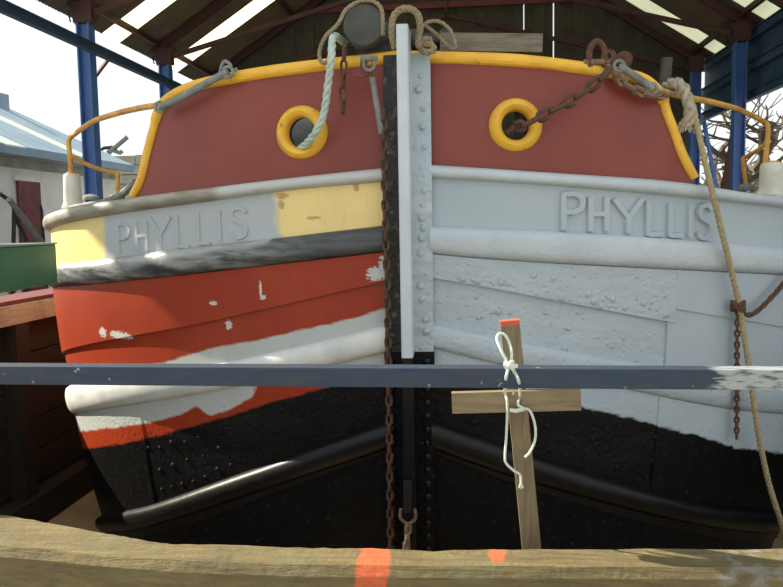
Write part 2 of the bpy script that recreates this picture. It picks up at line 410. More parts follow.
# left-hand paints
t = NT('flaking_red_paint')
c = t.mix(t.rng(t.noise(t.obj(), 3.5, 5), 0.35, 0.7), RED, (0.27, 0.027, 0.01))
pl = uvz([(384, 310), (335, 323.4), (294, 330), (256, 341), (220, 346), (200, 352), (163, 363), (120, 374), (66, 382)])
c = t.mix(under(t, [(0, pl[-0][1]+.02)]+pl, 14, 0.022), c, PRIM)
c = t.mix(spots(t, [(122, 335, .09, .02), (105, 332, .035, .025), (215, 303, .02, .012), (228, 325, .017, .02), (265, 297, .012, .012), (376, 274, .035, .03), (384, 268, .02, .05), (262, 290, .006, .04)], 110, 1.9), c, (0.52, 0.54, 0.52))
c = t.mix(t.rng(t.noise(t.scale(t.uv(), (6, 14, 1)), 4, 5, 0.7), 0.64, 0.72, 0, 0.5), c, (0.42, 0.2, 0.15))
c = t.mix(t.rng(t.noise(t.uv(), 60, 5, 0.7), 0.7, 0.73, 0, 0.8), c, (0.5, 0.48, 0.45))
c = t.mix(t.rng(t.noise(t.scale(t.uv(), (25, 2, 1)), 2, 4), 0.6, 0.8, 0, 0.4), c, (0.16, 0.02, 0.01))
ubump(t, 18, 0.15, 0.008); M['red_flake'] = t.done(c, 0.45, 0, .3)
t = NT('primer_strake'); c = t.mix(t.rng(t.noise(t.obj(), 6, 5), 0.4, 0.7), (0.68, 0.69, 0.66), (0.5, 0.53, 0.51)); ubump(t, 20, 0.15, 0.008); M['primer_strake'] = t.done(c, 0.45)
t = NT('red_primer_and_tar')
c = t.mix(t.rng(t.noise(t.obj(), 3.5, 5), 0.35, 0.7), RED, (0.3, 0.032, 0.012))
pb = uvz([(258, 385), (256, 394), (232, 409), (210, 416), (203, 411), (196, 407), (170, 418), (142, 424), (110, 428), (85, 431), (74, 433)])
pu = sorted(pb); above = t.math('SUBTRACT', 1.0, under(t, pu, 20, 0.018))
c = t.mix(t.math('MULTIPLY', above, between(t, UQ(258, 390), 2.2, 20, 0.02)), c, PRIM)
c = t.mix(t.math('MULTIPLY', between(t, -1, UQ(325, 380), 12, 0.02), 1.0), c, PRIM)
k = under(t, [(0, LL['T7'](0))]+[(u/20, LL['T7'](u/20)) for u in range(2, 30, 3)], 25, 0.012); c = t.mix(k, c, tarnodes(t))
ubump(t, 36, 0.4, 0.012, 30); M['red_black'] = t.done(c, 0.42, 0, .18)
t = NT('scuffed_strake')
s1 = t.rng(t.noise(t.scale(t.uv(), (5, 12, 1)), 1.6, 5, 0.6), 0.42, 0.62)
c = t.mix(s1, (0.075, 0.085, 0.09), (0.03, 0.035, 0.04))
lt = under(t, uvz([(384, 218), (280, 230), (270, 243), (200, 256), (140, 266), (100, 266), (55, 268)]), 10, 0.02, 0.015)
s2 = t.rng(t.noise(t.scale(t.uv(), (4, 10, 1)), 2.2, 6, 0.65), 0.44, 0.62)
c = t.mix(t.math('MULTIPLY', t.math('SUBTRACT', 1.0, lt), 0.75), c, PRIM)
c = t.mix(t.math('MULTIPLY', s2, t.rng(t.xyz(t.uv())[0], UQ(330, 240), UQ(240, 250))), c, (0.25, 0.265, 0.265))
ubump(t, 30, 0.4, 0.01); M['scuffed'] = t.done(c, 0.45)
t = NT('primed_and_bare_strake')
c = t.mix(t.rng(t.noise(t.scale(t.uv(), (5, 11, 1)), 1.6, 5, 0.6), 0.36, 0.66), (0.36, 0.35, 0.29), (0.17, 0.155, 0.12))
c = t.mix(t.math('MULTIPLY', between(t, -1, UQ(222, 188), 9, 0.06, 0.02), 0.95), c, PRIM)
c = t.mix(t.math('MULTIPLY', t.rng(t.noise(t.scale(t.uv(), (5, 12, 1)), 2.5, 5), 0.62, 0.72), 0.6), c, (0.2, 0.2, 0.18))
ubump(t, 30, 0.4, 0.01); M['strake_wood'] = t.done(c, 0.55)
t = NT('cream_name_band')
c = t.mix(t.rng(t.noise(t.obj(), 5, 4), 0.4, 0.7), (0.82, 0.64, 0.25), (0.74, 0.57, 0.23))
c = t.mix(t.rng(t.noise(t.scale(t.uv(), (40, 3, 1)), 2, 4), 0.6, 0.75, 0, 0.45), c, (0.55, 0.3, 0.08))
c = t.mix(spots(t, [(313, 218, .03, .008), (281, 205, .015, .02), (282, 196, .03, .015), (356, 187, .012, .02)], 110, 2.0), c, (0.5, 0.33, 0.12))
c = t.mix(between(t, UQ(277, 215), UQ(104, 240), 12, 0.02, 0.008), c, (0.41, 0.45, 0.47))
ubump(t, 40, 0.1, 0.006); M['band_left'] = t.done(c, 0.45)
t = NT('oxide_red_bulwark')
c = t.mix(t.rng(t.noise(t.obj(), 2.2, 4), 0.35, 0.7), (0.225, 0.045, 0.028), (0.185, 0.036, 0.021))
c = t.mix(t.rng(t.noise(t.scale(t.uv(), (30, 4, 1)), 2, 4), 0.64, 0.8, 0, 0.3), c, (0.26, 0.12, 0.09))
ubump(t, 10, 0.08, 0.01); M['bulwark'] = t.done(c, 0.38, 0, .4)
t = NT('tarred_flange'); c = t.mix(t.rng(t.noise(t.obj(), 22, 4), 0.55, 0.68), (0.018, 0.018, 0.016), (0.12, 0.12, 0.11)); ubump(t, 40, 0.8, 0.02, 30); M['flange_black'] = t.done(c, 0.5)
# ================================================================== SETTING
GZ, DZ = -1.5, -2.1
XWL, XWR, YF = -3.17, 2.75, 2.2
def struct(o, label): return tag(o, label, None, None, 'structure')
mb = MB(); mb.box((0, -4.9, GZ-.35), (60, 14.2, .7)); struct(mb.build('floor_yard_front', 'ground'), 'concrete ground in front of the dock')
mb = MB(); mb.box((XWL-.2-18, 32.2, GZ-.35), (36, 60, .7)); struct(mb.build('floor_yard_left', 'ground'), 'concrete yard between the shed and the white building')
mb = MB(); mb.box((XWR+.2+18, 32.2, GZ-.35), (36, 60, .7)); struct(mb.build('floor_yard_right', 'ground'), 'ground beyond the blue clad side of the shed')
mb = MB(); mb.box(((XWL+XWR)/2, 9.6, DZ-.1), (XWR-XWL+.4, 14.8, .2)); struct(mb.build('floor_dock', 'dock_floor'), 'brown earth floor of the dry dock')
# dock sides: horizontal boards, uprights, a base beam and a coping
for side, X, top, nm, lb in ((-1, XWL, -.64, 'wall_dock_left', 'dark timber lined dock side below the cream coping plank'),
                             (1, XWR, -.9, 'wall_dock_right', 'dark timber lined dock side beside the grey bow')):
    r = root(nm, (X+side*.1, 9, DZ), lb, None, None, 'structure')
    n = 6; hh = (top-DZ)/n
    for i in range(n):
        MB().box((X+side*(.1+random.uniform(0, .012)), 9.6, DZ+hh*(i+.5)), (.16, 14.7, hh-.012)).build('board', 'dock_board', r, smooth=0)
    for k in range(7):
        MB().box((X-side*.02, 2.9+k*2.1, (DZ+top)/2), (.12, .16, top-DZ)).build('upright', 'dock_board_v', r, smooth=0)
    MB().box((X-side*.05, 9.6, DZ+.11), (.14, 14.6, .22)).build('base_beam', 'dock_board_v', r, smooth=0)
    MB().box((X+side*.1, 9.6, top+.065), (.36, 14.7, .13)).build('coping_plank', 'coping', r, smooth=0)
    MB().box((X+side*.12, 9.6, top+.145), (.32, 14.7, .03)).build('coping_strip', 'maroon', r, smooth=0)
# ------------------------------------------------------------------ shed
XL, XR, XRDG, ZE, SL = -5.5, 4.55, -0.475, 3.06, 0.64
YB = 16.85
def roofz(x): return ZE+.34+SL*((x-XL) if x < XRDG else (XR-x)*(XRDG-XL)/(XR-XRDG))
SLR = SL*(XRDG-XL)/(XR-XRDG)
ZR = roofz(XRDG)
PY = [4.0, 7.95, 10.9, 13.85, 16.45]
def post_parts(X, Y, r):
    MB().ibeam((X, Y, GZ), (X, Y, ZE-.12), .19, .19, .02, up=(1, 0, 0)).build('column', 'blue', r, smooth=0)
    MB().box((X, Y, GZ+.01), (.3, .3, .03)).build('base_plate', 'blue', r, smooth=0)
    MB().box((X, Y, ZE+.04), (.28, .17, .3)).build('head_gusset', 'truss', r, smooth=0)
    for yy in (-.07, .07): MB().tube([(X-.18, Y+yy, ZE-.1), (X-.2, Y+yy, ZE-.02), (X-.18, Y+yy, ZE+.06)], .012, 6).build('bolt', 'dark', r)
ordinal = ['second', 'third', 'fourth', 'fifth']
wl = ['by the roof front', 'just behind the bow', 'rising behind the white bollard', 'beside the bulwark rail end', 'in the gable corner']
wr = ['by the roof front', 'just behind the bow', 'a bay short of the guard rail', 'rising behind the guard rail', 'beside the knotted rope']
zb_ = (on_X(0, 9.4, XL+.16).z+on_X(130, 62.2, XL+.16).z)/2
for i, Y in enumerate(PY):
  if i < 4:
    r = root('shed_post', (XL, Y, GZ), 'blue steel post on the workshop side, '+wl[i], 'post', 'blue shed posts')
    post_parts(XL, Y, r)
    MB().beam((XL+.02, Y+.08, zb_-.42), (XL+.1, Y+.45, zb_-.05), .04, .04).build('knee_brace', 'maroon', r, smooth=0)
  if True:
    r = root('shed_post', (XR, Y, GZ), 'blue steel post on the tree side, '+wr[i], 'post', 'blue shed posts')
    post_parts(XR, Y, r)
TY = PY[:4]+[YB-.12]
tl = ['at the open front', 'second from the open front', 'third from the boarded gable', 'next to last before the boarded gable', 'against the boarded gable']
for i, Y in enumerate(TY):
    r = root('roof_truss', (XRDG, Y, ZE), 'maroon steel roof truss with sloping ties, '+tl[i], 'truss', 'roof trusses')
    MB().beam((XL-.2, Y, roofz(XL-.2)-.1), (XRDG, Y, ZR-.1), .09, .13).build('rafter', 'truss', r, smooth=0)
    MB().beam((XR+.2, Y, roofz(XR+.2)-.1), (XRDG, Y, ZR-.1), .09, .13).build('rafter', 'truss', r, smooth=0)
    zc = ZE+1.3
    MB().beam((XL, Y, ZE), (XRDG, Y, zc), .06, .08).build('tie', 'truss', r, smooth=0)
    MB().beam((XR, Y, ZE), (XRDG, Y, zc), .06, .08).build('tie', 'truss', r, smooth=0)
    MB().beam((XRDG, Y, zc), (XRDG, Y, ZR-.1), .06, .06, up=(1, 0, 0)).build('hanger', 'truss', r, smooth=0)
# eaves beam on the open side
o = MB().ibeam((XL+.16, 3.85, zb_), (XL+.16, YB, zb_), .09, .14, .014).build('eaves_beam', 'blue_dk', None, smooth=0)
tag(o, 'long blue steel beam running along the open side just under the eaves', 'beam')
# roof of corrugated sheets
rf = root('roof', (XRDG, 11, ZR), 'brown corrugated sheet roof with pale translucent sheets', None, None, 'structure')
SHW, YR0 = 0.65, 3.8
def sheet_mesh(name, m, run, rise):
    mb = MB(); nw = 8; ns = 6
    for i in range(nw*ns+1):
        y = SHW*1.03*i/(nw*ns); h = 0.011*math.sin(2*math.pi*i/ns)
        L = math.hypot(run, rise); nx, nz = -rise/L, abs(run)/L
        for k in range(2): mb.v.append((run*k+nx*h, y, rise*k+nz*h))
    for i in range(nw*ns): mb.f.append((2*i, 2*i+2, 2*i+3, 2*i+1))
    o = mb.build(name, m, None, smooth=60, fix=False); me = o.data; bpy.data.objects.remove(o); return me
for side in (-1, 1):
    e = XL-.42 if side < 0 else XR+.3
    run = XRDG-e; rise = ZR-roofz(e) if side < 0 else SLR*(e-XRDG)
    mt_ = sheet_mesh('roof_sheet', 'tin', run, rise); ms_ = sheet_mesh('skylight_sheet', 'skylight', run, rise)
    z0 = ZR-rise
    sky = (12.4, 15.05, 9.5, 6.5, 3.7) if side < 0 else (15.4, 12.95, 10.2, 7.4, 4.6)
    y = YR0; k = 0
    while y < YB+.1:
        isk = any(abs(y-q) <= SHW/2 for q in sky)
        inst(ms_ if isk else mt_, 'skylight_sheet' if isk else 'roof_sheet', Matrix.Translation((e, y, z0+.02+.004*(k % 2))), rf); y += SHW; k += 1
    for fx in (0.06, 0.4, 0.72, 0.97):
        x = e+run*fx; MB().box((x, (YR0+YB)/2, z0+rise*fx-.035), (.07, YB-YR0+.2, .09)).build('purlin', 'truss', rf, smooth=0)
# boarded gable
gw = root('wall_back', (XRDG, YB, GZ), 'dark vertical boarded gable with slits of daylight', None, None, 'structure')
x = XL-.1; bw = .205; gaps = [on_Y(517, 20, YB).x, on_Y(553, 18, YB).x]
while x < XR+.1:
    w_ = bw+.012
    for g_ in gaps:
        if x-.02 < g_ < x+bw-.02: w_ = bw-.022
    x1 = x+w_; zt0, zt1 = roofz(x)-.03, roofz(x1)-.03
    yo = .03*(int(round((x-XL)/bw)) % 2)
    poly = [(x, YB+yo, GZ), (x1, YB+yo, GZ), (x1, YB+yo, zt1), (x, YB+yo, zt0)]
    if x < XRDG < x1: poly.insert(3, (XRDG, YB+yo, ZR-.03))
    MB().prism(poly, (0, .025, 0)).build('board', 'gable', gw, smooth=0); x += bw
zz = on_Y(480, 4, YB).z
MB().box(((XL+XR)/2, YB-.06, zz), (XR-XL, .08, .12)).build('rail', 'maroon', gw, smooth=0)
# blue clad upper side on the tree side
wr_ = root('wall_right', (XR+.12, 11, ZE), 'dark blue clad upper side wall with two long rails', None, None, 'structure')
za, zb2 = ZE+.08, on_X(752, 96, XR+.1).z
npan = 12; pl_ = (YB-3.7)/npan
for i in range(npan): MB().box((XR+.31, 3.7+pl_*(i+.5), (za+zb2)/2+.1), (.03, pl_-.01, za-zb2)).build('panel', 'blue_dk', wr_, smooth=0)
for i in range(7): MB().box((XR+.31, 3.7+(i+.5)*6.5/7, (zb2+GZ)/2+.1), (.03, 6.5/7-.01, zb2-GZ+.2-.012)).build('added_shade_panel', 'blue_dk', wr_, smooth=0)  # unseen lower cladding, added to darken the grey bow
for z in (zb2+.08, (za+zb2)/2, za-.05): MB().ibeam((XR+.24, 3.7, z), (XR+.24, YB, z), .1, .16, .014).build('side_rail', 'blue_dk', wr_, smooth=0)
a_ = on_X(704, 122, XR+.12); b_ = on_X(716, 186, XR+.12); b_ = a_+(b_-a_)*((GZ-a_.z)/(b_.z-a_.z))
mb = MB().beam(a_, b_, .05, .07, up=(1, 0, 0)); tag(mb.build('diagonal_brace', 'blue', None, smooth=0), 'slim blue diagonal brace leaning beside the knotted rope', 'brace')
a_ = on_X(735, 135, XR+.35); b_ = on_X(725, 188, XR+.35); b_ = a_+(b_-a_)*((GZ-a_.z)/(b_.z-a_.z))
mb = MB().beam(a_, b_, .05, .16, up=(1, 0, 0)); tag(mb.build('leaning_plank', 'rust', None, smooth=0), 'brown plank leaning against the blue post on the tree side', 'plank')
# ------------------------------------------------------------------ neighbouring building and yard
XB = -9.0; yE = on_X(118, 165, XB).y
bl = root('workshop_building', (XB, 16, GZ), 'low whitewashed workshop with pale blue sheet roof and maroon door', 'building')
ze = on_X(30, 156, XB).z
MB().box((XB-4, (4+yE)/2, (GZ+ze)/2), (8, yE-4, ze-GZ)).build('wall', 'white_wall', bl, smooth=0)
mb = MB(); mb.prism([(XB-8, yE-.02, ze), (XB, yE-.02, ze), (XB-4, yE-.02, ze+1.85)], (0, -.3, 0)); mb.build('gable_end', 'stone', bl, smooth=0)
MB().beam((XB+.3, 4, ze+.0), (XB+.3, yE+.2, ze+.0), .12, .14).build('gutter', 'blue_roof', bl, smooth=0)
rx, rz_ = 4.35, 4.35*.47
nsh = 22; ws = (yE+.2-4)/nsh
roof_pieces = []
for i in range(nsh):
    y = 4+ws*i; pale = (nsh-1-i) in (3, 7, 11, 15)
    vs = [(XB+.35, y, ze+.06), (XB+.35, y+ws-.015, ze+.06), (XB+.35-rx, y+ws-.015, ze+.06+rz_), (XB+.35-rx, y, ze+.06+rz_)]
    MB().prism(vs, (0, 0, .04)).build('roof_sheet', 'pale_strip' if pale else 'blue_roof', bl, smooth=0)
vs = [(XB-4, 4, ze+.06+rz_), (XB-4, yE+.2, ze+.06+rz_), (XB-8.3, yE+.2, ze), (XB-8.3, 4, ze)]
MB().prism(vs, (0, 0, .04)).build('roof_slope', 'blue_roof', bl, smooth=0)
ry = on_Y(4, 104, yE-.4); MB().box((ry.x-.1, yE-.4, ry.z), (.3, .3, .5)).build('roof_vent', 'blue_roof', bl, smooth=0)
da, db = on_X(15.5, 181, XB), on_X(37.5, 184, XB)
dr = MB().box((XB+.03, (da.y+db.y)/2, (GZ+da.z)/2), (.06, db.y-da.y, da.z-GZ)).build('door', 'maroon', bl, smooth=0)
MB().box((XB+.08, da.y+.08, -.35), (.05, .08, .14)).build('door_latch', 'dark', dr, smooth=0)
MB().box((XB+.02, (da.y+db.y)/2, da.z+.06), (.08, db.y-da.y+.2, .1)).build('lintel', 'white_wall', bl, smooth=0)
MB().box((XB+.01, (6+yE)/2, ze-.18), (.05, yE-6, .2)).build('stone_course', 'stone', bl, smooth=0)
# rubble yard wall beyond the workshop, coursed stones
yw = root('yard_wall', (-6.5, yE+3, GZ), 'grey rubble stone wall closing the yard beyond the workshop', 'wall')
zt = on_Y(110, 164, yE+3).z; y = GZ
row = 0
st_me = []
for k in range(6):
    o = MB().box((0, 0, 0), (.5+.08*k, .5, .265)).build('stone', 'stone', None, smooth=0)
    for v in o.data.vertices: v.co += Vector((random.uniform(-.02, .02), random.uniform(-.03, .03), random.uniform(-.012, .012)))
    st_me.append(o.data); bpy.data.objects.remove(o)
while y < zt:
    x = -11.5+random.uniform(0, .3)
    while x < -2.4:
        k = random.randrange(6); w_ = .5+.08*k
        inst(st_me[k], 'stone', Matrix.Translation((x+w_/2, yE+3, y+.135)), yw); x += w_+.015
    y += .28
# yard junk by the door: hand cart with wheel, leaning pole
hc = root('hand_cart', tuple(on_X(16, 238, -7.6).xy)+(GZ,), 'dark iron hand cart with spoked wheel parked by the maroon door', 'cart')
c0 = on_X(8, 226, -7.6); cy_, cz_ = c0.y, GZ+.42
MB().tube([(-7.6, cy_+.4*math.cos(a), cz_+.4*math.sin(a)) for a in [2*math.pi*i/24 for i in range(24)]], .03, 6, closed=True).build('wheel', 'dark', hc)
for i in range(6):
    a = math.pi*i/6; MB().tube([(-7.6, cy_-.38*math.cos(a), cz_-.38*math.sin(a)), (-7.6, cy_+.38*math.cos(a), cz_+.38*math.sin(a))], .01, 5).build('spoke', 'dark', hc)
p1, p2, p3, p4 = on_X(0, 194, -7.6), on_X(12, 203, -7.55), on_X(14, 214, -7.55), on_X(26, 240, -7.5)
MB().tube(smooth_path([p1, p2, p3, (-7.6, cy_, cz_)], 5), .035, 6).build('handle', 'dark', hc)
MB().tube([p3, p4, Vector((p4.x, p4.y, GZ))], .035, 6).build('frame_bar', 'dark', hc)
a, b = on_X(9, 199, -7.3), on_X(40, 240, -7.3); b2 = a+(b-a)*((GZ-a.z)/(b.z-a.z))
tag(MB().tube([a, b2], .05, 8).build('leaning_pole', 'galv'), 'pale grey pole propped at a slant in front of the maroon door', 'pole')
a, b = on_X(40, 205, -8.2), on_X(43, 216, -8.2); tag(MB().tube([a, (a+b)/2, Vector((b.x, b.y, GZ))], .03, 6).build('stake', 'dark'), 'thin dark stake standing between the maroon door and the bow', 'stake')
# machine arm poking up behind the bow
YM = yE+1.5; jb = root('machine_arm', tuple(on_Y(98, 170, YM).xy)+(GZ,), 'dark jointed pipe with a grey bar sticking up beyond the workshop corner', 'machine')
q = [on_Y(*p, YM) for p in ((96, 170), (101, 150), (104, 148), (113, 147), (116, 151))]
MB().tube([Vector((q[0].x, YM, GZ))]+q, .05, 6).build('pipe', 'dark', jb)
MB().tube([on_Y(108, 153, YM), on_Y(127, 137, YM)], .07, 6).build('bar', 'galv', jb)
MB().tube([on_Y(112, 150, YM), on_Y(120, 153, YM), on_Y(122, 151, YM)], .06, 6).build('knuckle', 'galv', jb)
# ------------------------------------------------------------------ bare trees beyond the open side
def tree(base, h, seed, label, spread=0.55, lean=(0, 0)):
    rnd = random.Random(seed); r = root('bare_tree', base, label, 'tree', 'bare trees beyond the shed')
    tr_ = MB(); br = MB()
    def grow(p, d, L, rad, depth):
        n = 5; pts = [p]; rr = [rad]; q = p.copy(); dd_ = d.copy()
        for i in range(n):
            dd_ = (dd_+Vector((rnd.uniform(-.22, .22), rnd.uniform(-.22, .22), rnd.uniform(-.1, .2)))).normalized()
            q = q+dd_*(L/n); pts.append(q.copy()); rr.append(rad*(1-.42*(i+1)/n))
        (tr_ if depth == 0 else br).tube(pts, rr, 7 if depth < 2 else (5 if depth < 3 else 4))
        if depth >= 4: return
        nb = 4 if depth < 3 else 3
        for k in range(nb):
            i = rnd.randint(2, n); a = rnd.uniform(0, 6.28); e = Vector((math.cos(a), math.sin(a), rnd.uniform(-.35, .45)))
            nd = (dd_*(1-spread)+e*spread).normalized(); grow(pts[i].copy(), nd, L*rnd.uniform(.55, .8), rr[i]*.72, depth+1)
    grow(Vector(base), Vector((lean[0], lean[1], 1)).normalized(), h*.3, h*.042, 0)
    tr_.build('trunk', 'bark', r); br.build('branches', 'bark', r, fix=False)
tree((6.9, 18.4, GZ), 7.6, 3, 'bare winter tree with crooked pale branches nearest the clad side of the shed', .62, (-.1, 0))
tree((9.3, 29, GZ), 8.2, 11, 'bare winter tree with thin upright limbs behind the blue post', .6)
tree((16.0, 38.0, GZ), 11.0, 21, 'tallest bare winter tree, set well back from the shed', .6)
# ================================================================== THE BARGE
bg_ = root('canal_barge', (XC, D+.5, ZBOT), 'bluff bowed iron canal barge, one bow freshly grey, the other red and cream', 'boat')
for side in (-1, 1):
    L = LN[side]; R_ = side > 0
    uf = UQ(430, 300) if R_ else UQ(386, 300)
    strip('upper_strake', side, L['T0'], L['T1'], uf*1.02, UEND, M['grey_strake' if R_ else 'strake_wood'], bg_, nv=8, off=.004, bulge=.035)
    strip('name_band', side, L['T1'], L['T2'], uf*.5, UEND, M['grey_smooth' if R_ else 'band_left'], bg_, nv=5, off=-.002)
    strip('second_strake', side, L['T2'], L['T3'], uf*1.02, UEND, M['grey_strake' if R_ else 'scuffed'], bg_, nv=10, off=.004, bulge=.04, flat=.6, lump=.002 if R_ else .001)
    uj = UQ(669, 320) if R_ else 9
    if R_:
        strip('hull_plate', 1, L['T3'], L['T4'], uf*.5, UQ(674, 300), M['grey'], bg_, nv=24, off=.014, lump=.005, du=.01)
        strip('hull_plate', 1, L['T3'], lambda u: L['T4'](u)+.06, UQ(674, 300), UEND, M['grey_smooth'], bg_, nv=10, off=.014, lump=.001)
        strip('hull_plate', 1, L['T4'], L['T5'], uf*.5, UQ(666, 340), M['grey'], bg_, nv=24, off=-.004, lump=.004, du=.01)
        strip('hull_plate', 1, lambda u: L['T4'](u)+.06, L['T5'], UQ(666, 340), UEND, M['grey_smooth'], bg_, nv=10, off=.006, lump=.001)
    else:
        strip('hull_plate', -1, L['T3'], L['T4'], uf*.5, UEND, M['red_flake'], bg_, nv=10, off=.012)
        strip('hull_plate', -1, L['T4'], L['T5'], uf*.5, UEND, M['red_flake'], bg_, nv=10, off=-.004)
    strip('lower_strake', side, L['T5'], L['T6'], uf*1.02, UEND, M['grey' if R_ else 'primer_strake'], bg_, nv=14, off=.002, bulge=.026 if R_ else .038, lump=.004 if R_ else .001, du=.012)
    uj = UQ(655, 440) if R_ else UQ(150, 470)
    m_ = M['grey_black' if R_ else 'red_black']
    strip('bottom_plate', side, L['T6'], L['T8'], uf*.5, uj, m_, bg_, nv=14, off=0, lump=.004)
    strip('bottom_plate', side, L['T6'], L['T8'], uj, UEND, m_, bg_, nv=14, off=.006, lump=.001)
    strip('black_wale', side, L['T8'], L['T9'], uf*1.02, UEND, M['black_smooth'], bg_, nv=10, off=.004, bulge=.05, lump=.003)
    lap = lambda u, L=L: L['T9'](u)-.04*min(1, u*2+.2)
    strip('lap_strip', side, L['T9'], lap, uf*.5, UEND, M['black_smooth'], bg_, nv=3, off=.012, lump=.001)
    strip('keel_plate', side, lap, lambda u: ZBOT, uf*.5, UEND, M['black_tar'], bg_, nv=10, off=0, lump=.003)
# top line of the bulwark and its ends
RL = [(392, 57), (302, 67.7), (250, 75), (200, 85), (172, 97)]; RR = [(420, 56.5), (508, 60), (580, 67.7), (620, 74), (645, 81)]
EL = [(160, 110), (153, 132), (147, 155), (141, 180), (133, 196)]; ER = [(661, 97), (667, 114), (674, 132), (682, 154), (694, 178)]
BULO = -.03
class Top:
    def __init__(s, pts): s.p = sorted((abs(h[0]), h[1]) for h in (hit(x, y, BULO) for x, y in pts))
    def __call__(s, u):
        p = s.p
        if u <= p[0][0]: return p[0][1]
        for a, b in zip(p, p[1:]):
            if u <= b[0]: return a[1]+(b[1]-a[1])*(u-a[0])/(b[0]-a[0])
        return p[-1][1]
HOLES = {-1: (302, 133, .098), 1: (515.4, 125.7, .095)}
for side in (-1, 1):
    tp = Top((RL if side < 0 else RR)+[(EL if side < 0 else ER)[0]]); en = [hit(x, y, BULO) for x, y in (EL if side < 0 else ER)]
    en = sorted((z, abs(u)) for u, z in en)
    def uend(z):
        if z <= en[0][0]: return en[0][1]
        for a, b in zip(en, en[1:]):
            if z <= b[0]: return a[1]+(b[1]-a[1])*(z-a[0])/(b[0]-a[0])
        return en[-1][1]
    hx, hy, hr = HOLES[side]; hu, hz = hit(hx, hy, BULO); hp = surf(side, abs(hu), hz, BULO)
    mb = MB(); uv = []; NU, NV = 130, 50
    for layer, off in ((0, BULO), (1, BULO-.02)):
        for i in range(NU+1):
            for j in range(NV+1):
                s_, t_ = i/NU, j/NV
                z = 0.0; u = s_*.6
                for it in range(6):
                    z = (LN[side]['T0'](u)-.03)*(1-t_)+tp(u)*t_; u = s_*uend(z)
                mb.v.append(tuple(surf(side, u, z, off))); uv.append((u, z))
    NN = (NU+1)*(NV+1)
    for layer in (0, 1):
        for i in range(NU):
            for j in range(NV):
                a = layer*NN+i*(NV+1)+j; q = (a, a+NV+1, a+NV+2, a+1)
                ctr = sum((Vector(mb.v[k]) for k in q), Vector())/4
                if (ctr-hp).length < hr: continue
                mb.f.append(q)
    for i in range(NU):
        for j in (0, NV):
            a = i*(NV+1)+j; mb.f.append((a, a+NV+1, a+NV+1+NN, a+NN))
    for j in range(NV):
        a = NU*(NV+1)+j; mb.f.append((a, a+1, a+1+NN, a+NN))
    bw_ = mb.build('bulwark', M['bulwark'], bg_, smooth=40, uv=uv)
    # yellow rail following top and end
    rail = [surf(side, .0, tp(0), BULO)]+[onhull(x, y, BULO) for x, y in (RL if side < 0 else RR)[1:]]+[onhull(x, y, BULO) for x, y in (EL if side < 0 else ER)]
    pth = smooth_path(rail, 10); rr = [.027 if p.z > .5 else .022 for p in pth]
    MB().tube(pth, rr, 12).build('bulwark_rail', 'yellow', bg_)
    # hawse ring and pipe
    n_ = (hp-Vector((XC, YC, hz))); n_ = Vector((n_.x/A0**2, n_.y/B**2, 0)).normalized()
    ro = .116 if side < 0 else .112; ri = .066 if side < 0 else .06
    rg = MB().lathe([(ri, -.02), (ri, .012), (ri+.008, .03), (ri+.025, .036), (ro-.012, .026), (ro, .006), (ro, -.012)], hp, n_, 40).build('hawse_ring', 'yellow', bg_, smooth=50)
    MB().lathe([(ri+.006, .0), (ri+.004, -.055)], hp, n_, 24).build('hawse_pipe', 'dark', rg)
# deck and transom closing
mb = MB(); us = [i*.05 for i in range(0, 32)]+[1.75, 2.6, 3.4, UEND]; pr = []
for u in us: pr.append((surf(-1, u, LL['T0'](u)-.012, -.01), surf(1, u, LR['T0'](u)-.012, -.01)))
for a, b in pr: mb.v += [tuple(a), tuple(b)]
for i in range(len(pr)-1): mb.f.append((2*i, 2*i+2, 2*i+3, 2*i+1))
mb.build('deck', 'deck', bg_)
zs_ = [LL['T0'](UEND), ZBOT]
poly = [surf(-1, UEND, ZBOT), surf(1, UEND, ZBOT), surf(1, UEND, -.9), surf(1, UEND, LR['T0'](UEND)), surf(-1, UEND, LL['T0'](UEND)), surf(-1, UEND, -.9)]
MB().prism(poly, (0, -.03, 0)).build('stern_bulkhead', 'black_tar', bg_, smooth=0)
# stem bar, flanges
ztop = on_Y(405, 24, D-.12).z; zmid = on_Y(405, 358, D-.12).z
wst = .046
def stem(name, z0, z1, m, w_=wst, dep=.14):
    mb = MB(); o = .006; yf = D-.125
    x0, x1 = XC+.012-w_/2, XC+.012+w_/2
    poly = [(x0, D+.03, 0), (x0, yf+o, 0), (x0+o, yf, 0), (x1-o, yf, 0), (x1, yf+o, 0), (x1, D+.03, 0)]
    mb.prism([(p[0], p[1], z0) for p in poly], (0, 0, z1-z0)); return mb.build(name, m, bg_, smooth=0)
st = stem('stem_bar', zmid, ztop, M['stem'] if 'stem' in M else mat('pale_stem_paint', (0.55, 0.62, 0.66), (0.47, 0.54, 0.58), 6, rough=.45, bump=.1))
stem('stem_foot', ZBOT, zmid, M['black_smooth'], wst*1.05)
ufr, ufl = UQ(430.5, 120)*1.02, UQ(385, 120)*1.05
zf1 = lambda u: hit(425, 54, .02)[1]; zf2 = lambda u: zmid+.01
strip('stem_flange', 1, zf1, zf2, 0.004, ufr, M['grey'], bg_, nv=110, off=.03, lump=.012, lip=.03, du=.008)
strip('stem_flange', -1, zf1, zf2, 0.004, ufl, M['flange_black'], bg_, nv=70, off=.028, lump=.006, lip=.03)
for s_, uu in ((1, ufr*1.03), (-1, ufl*1.08)):
    strip('stem_flange', s_, zf2, lambda u: ZBOT, 0.004, uu, M['black_tar'], bg_, nv=60, off=.036, lump=.008, lip=.03)
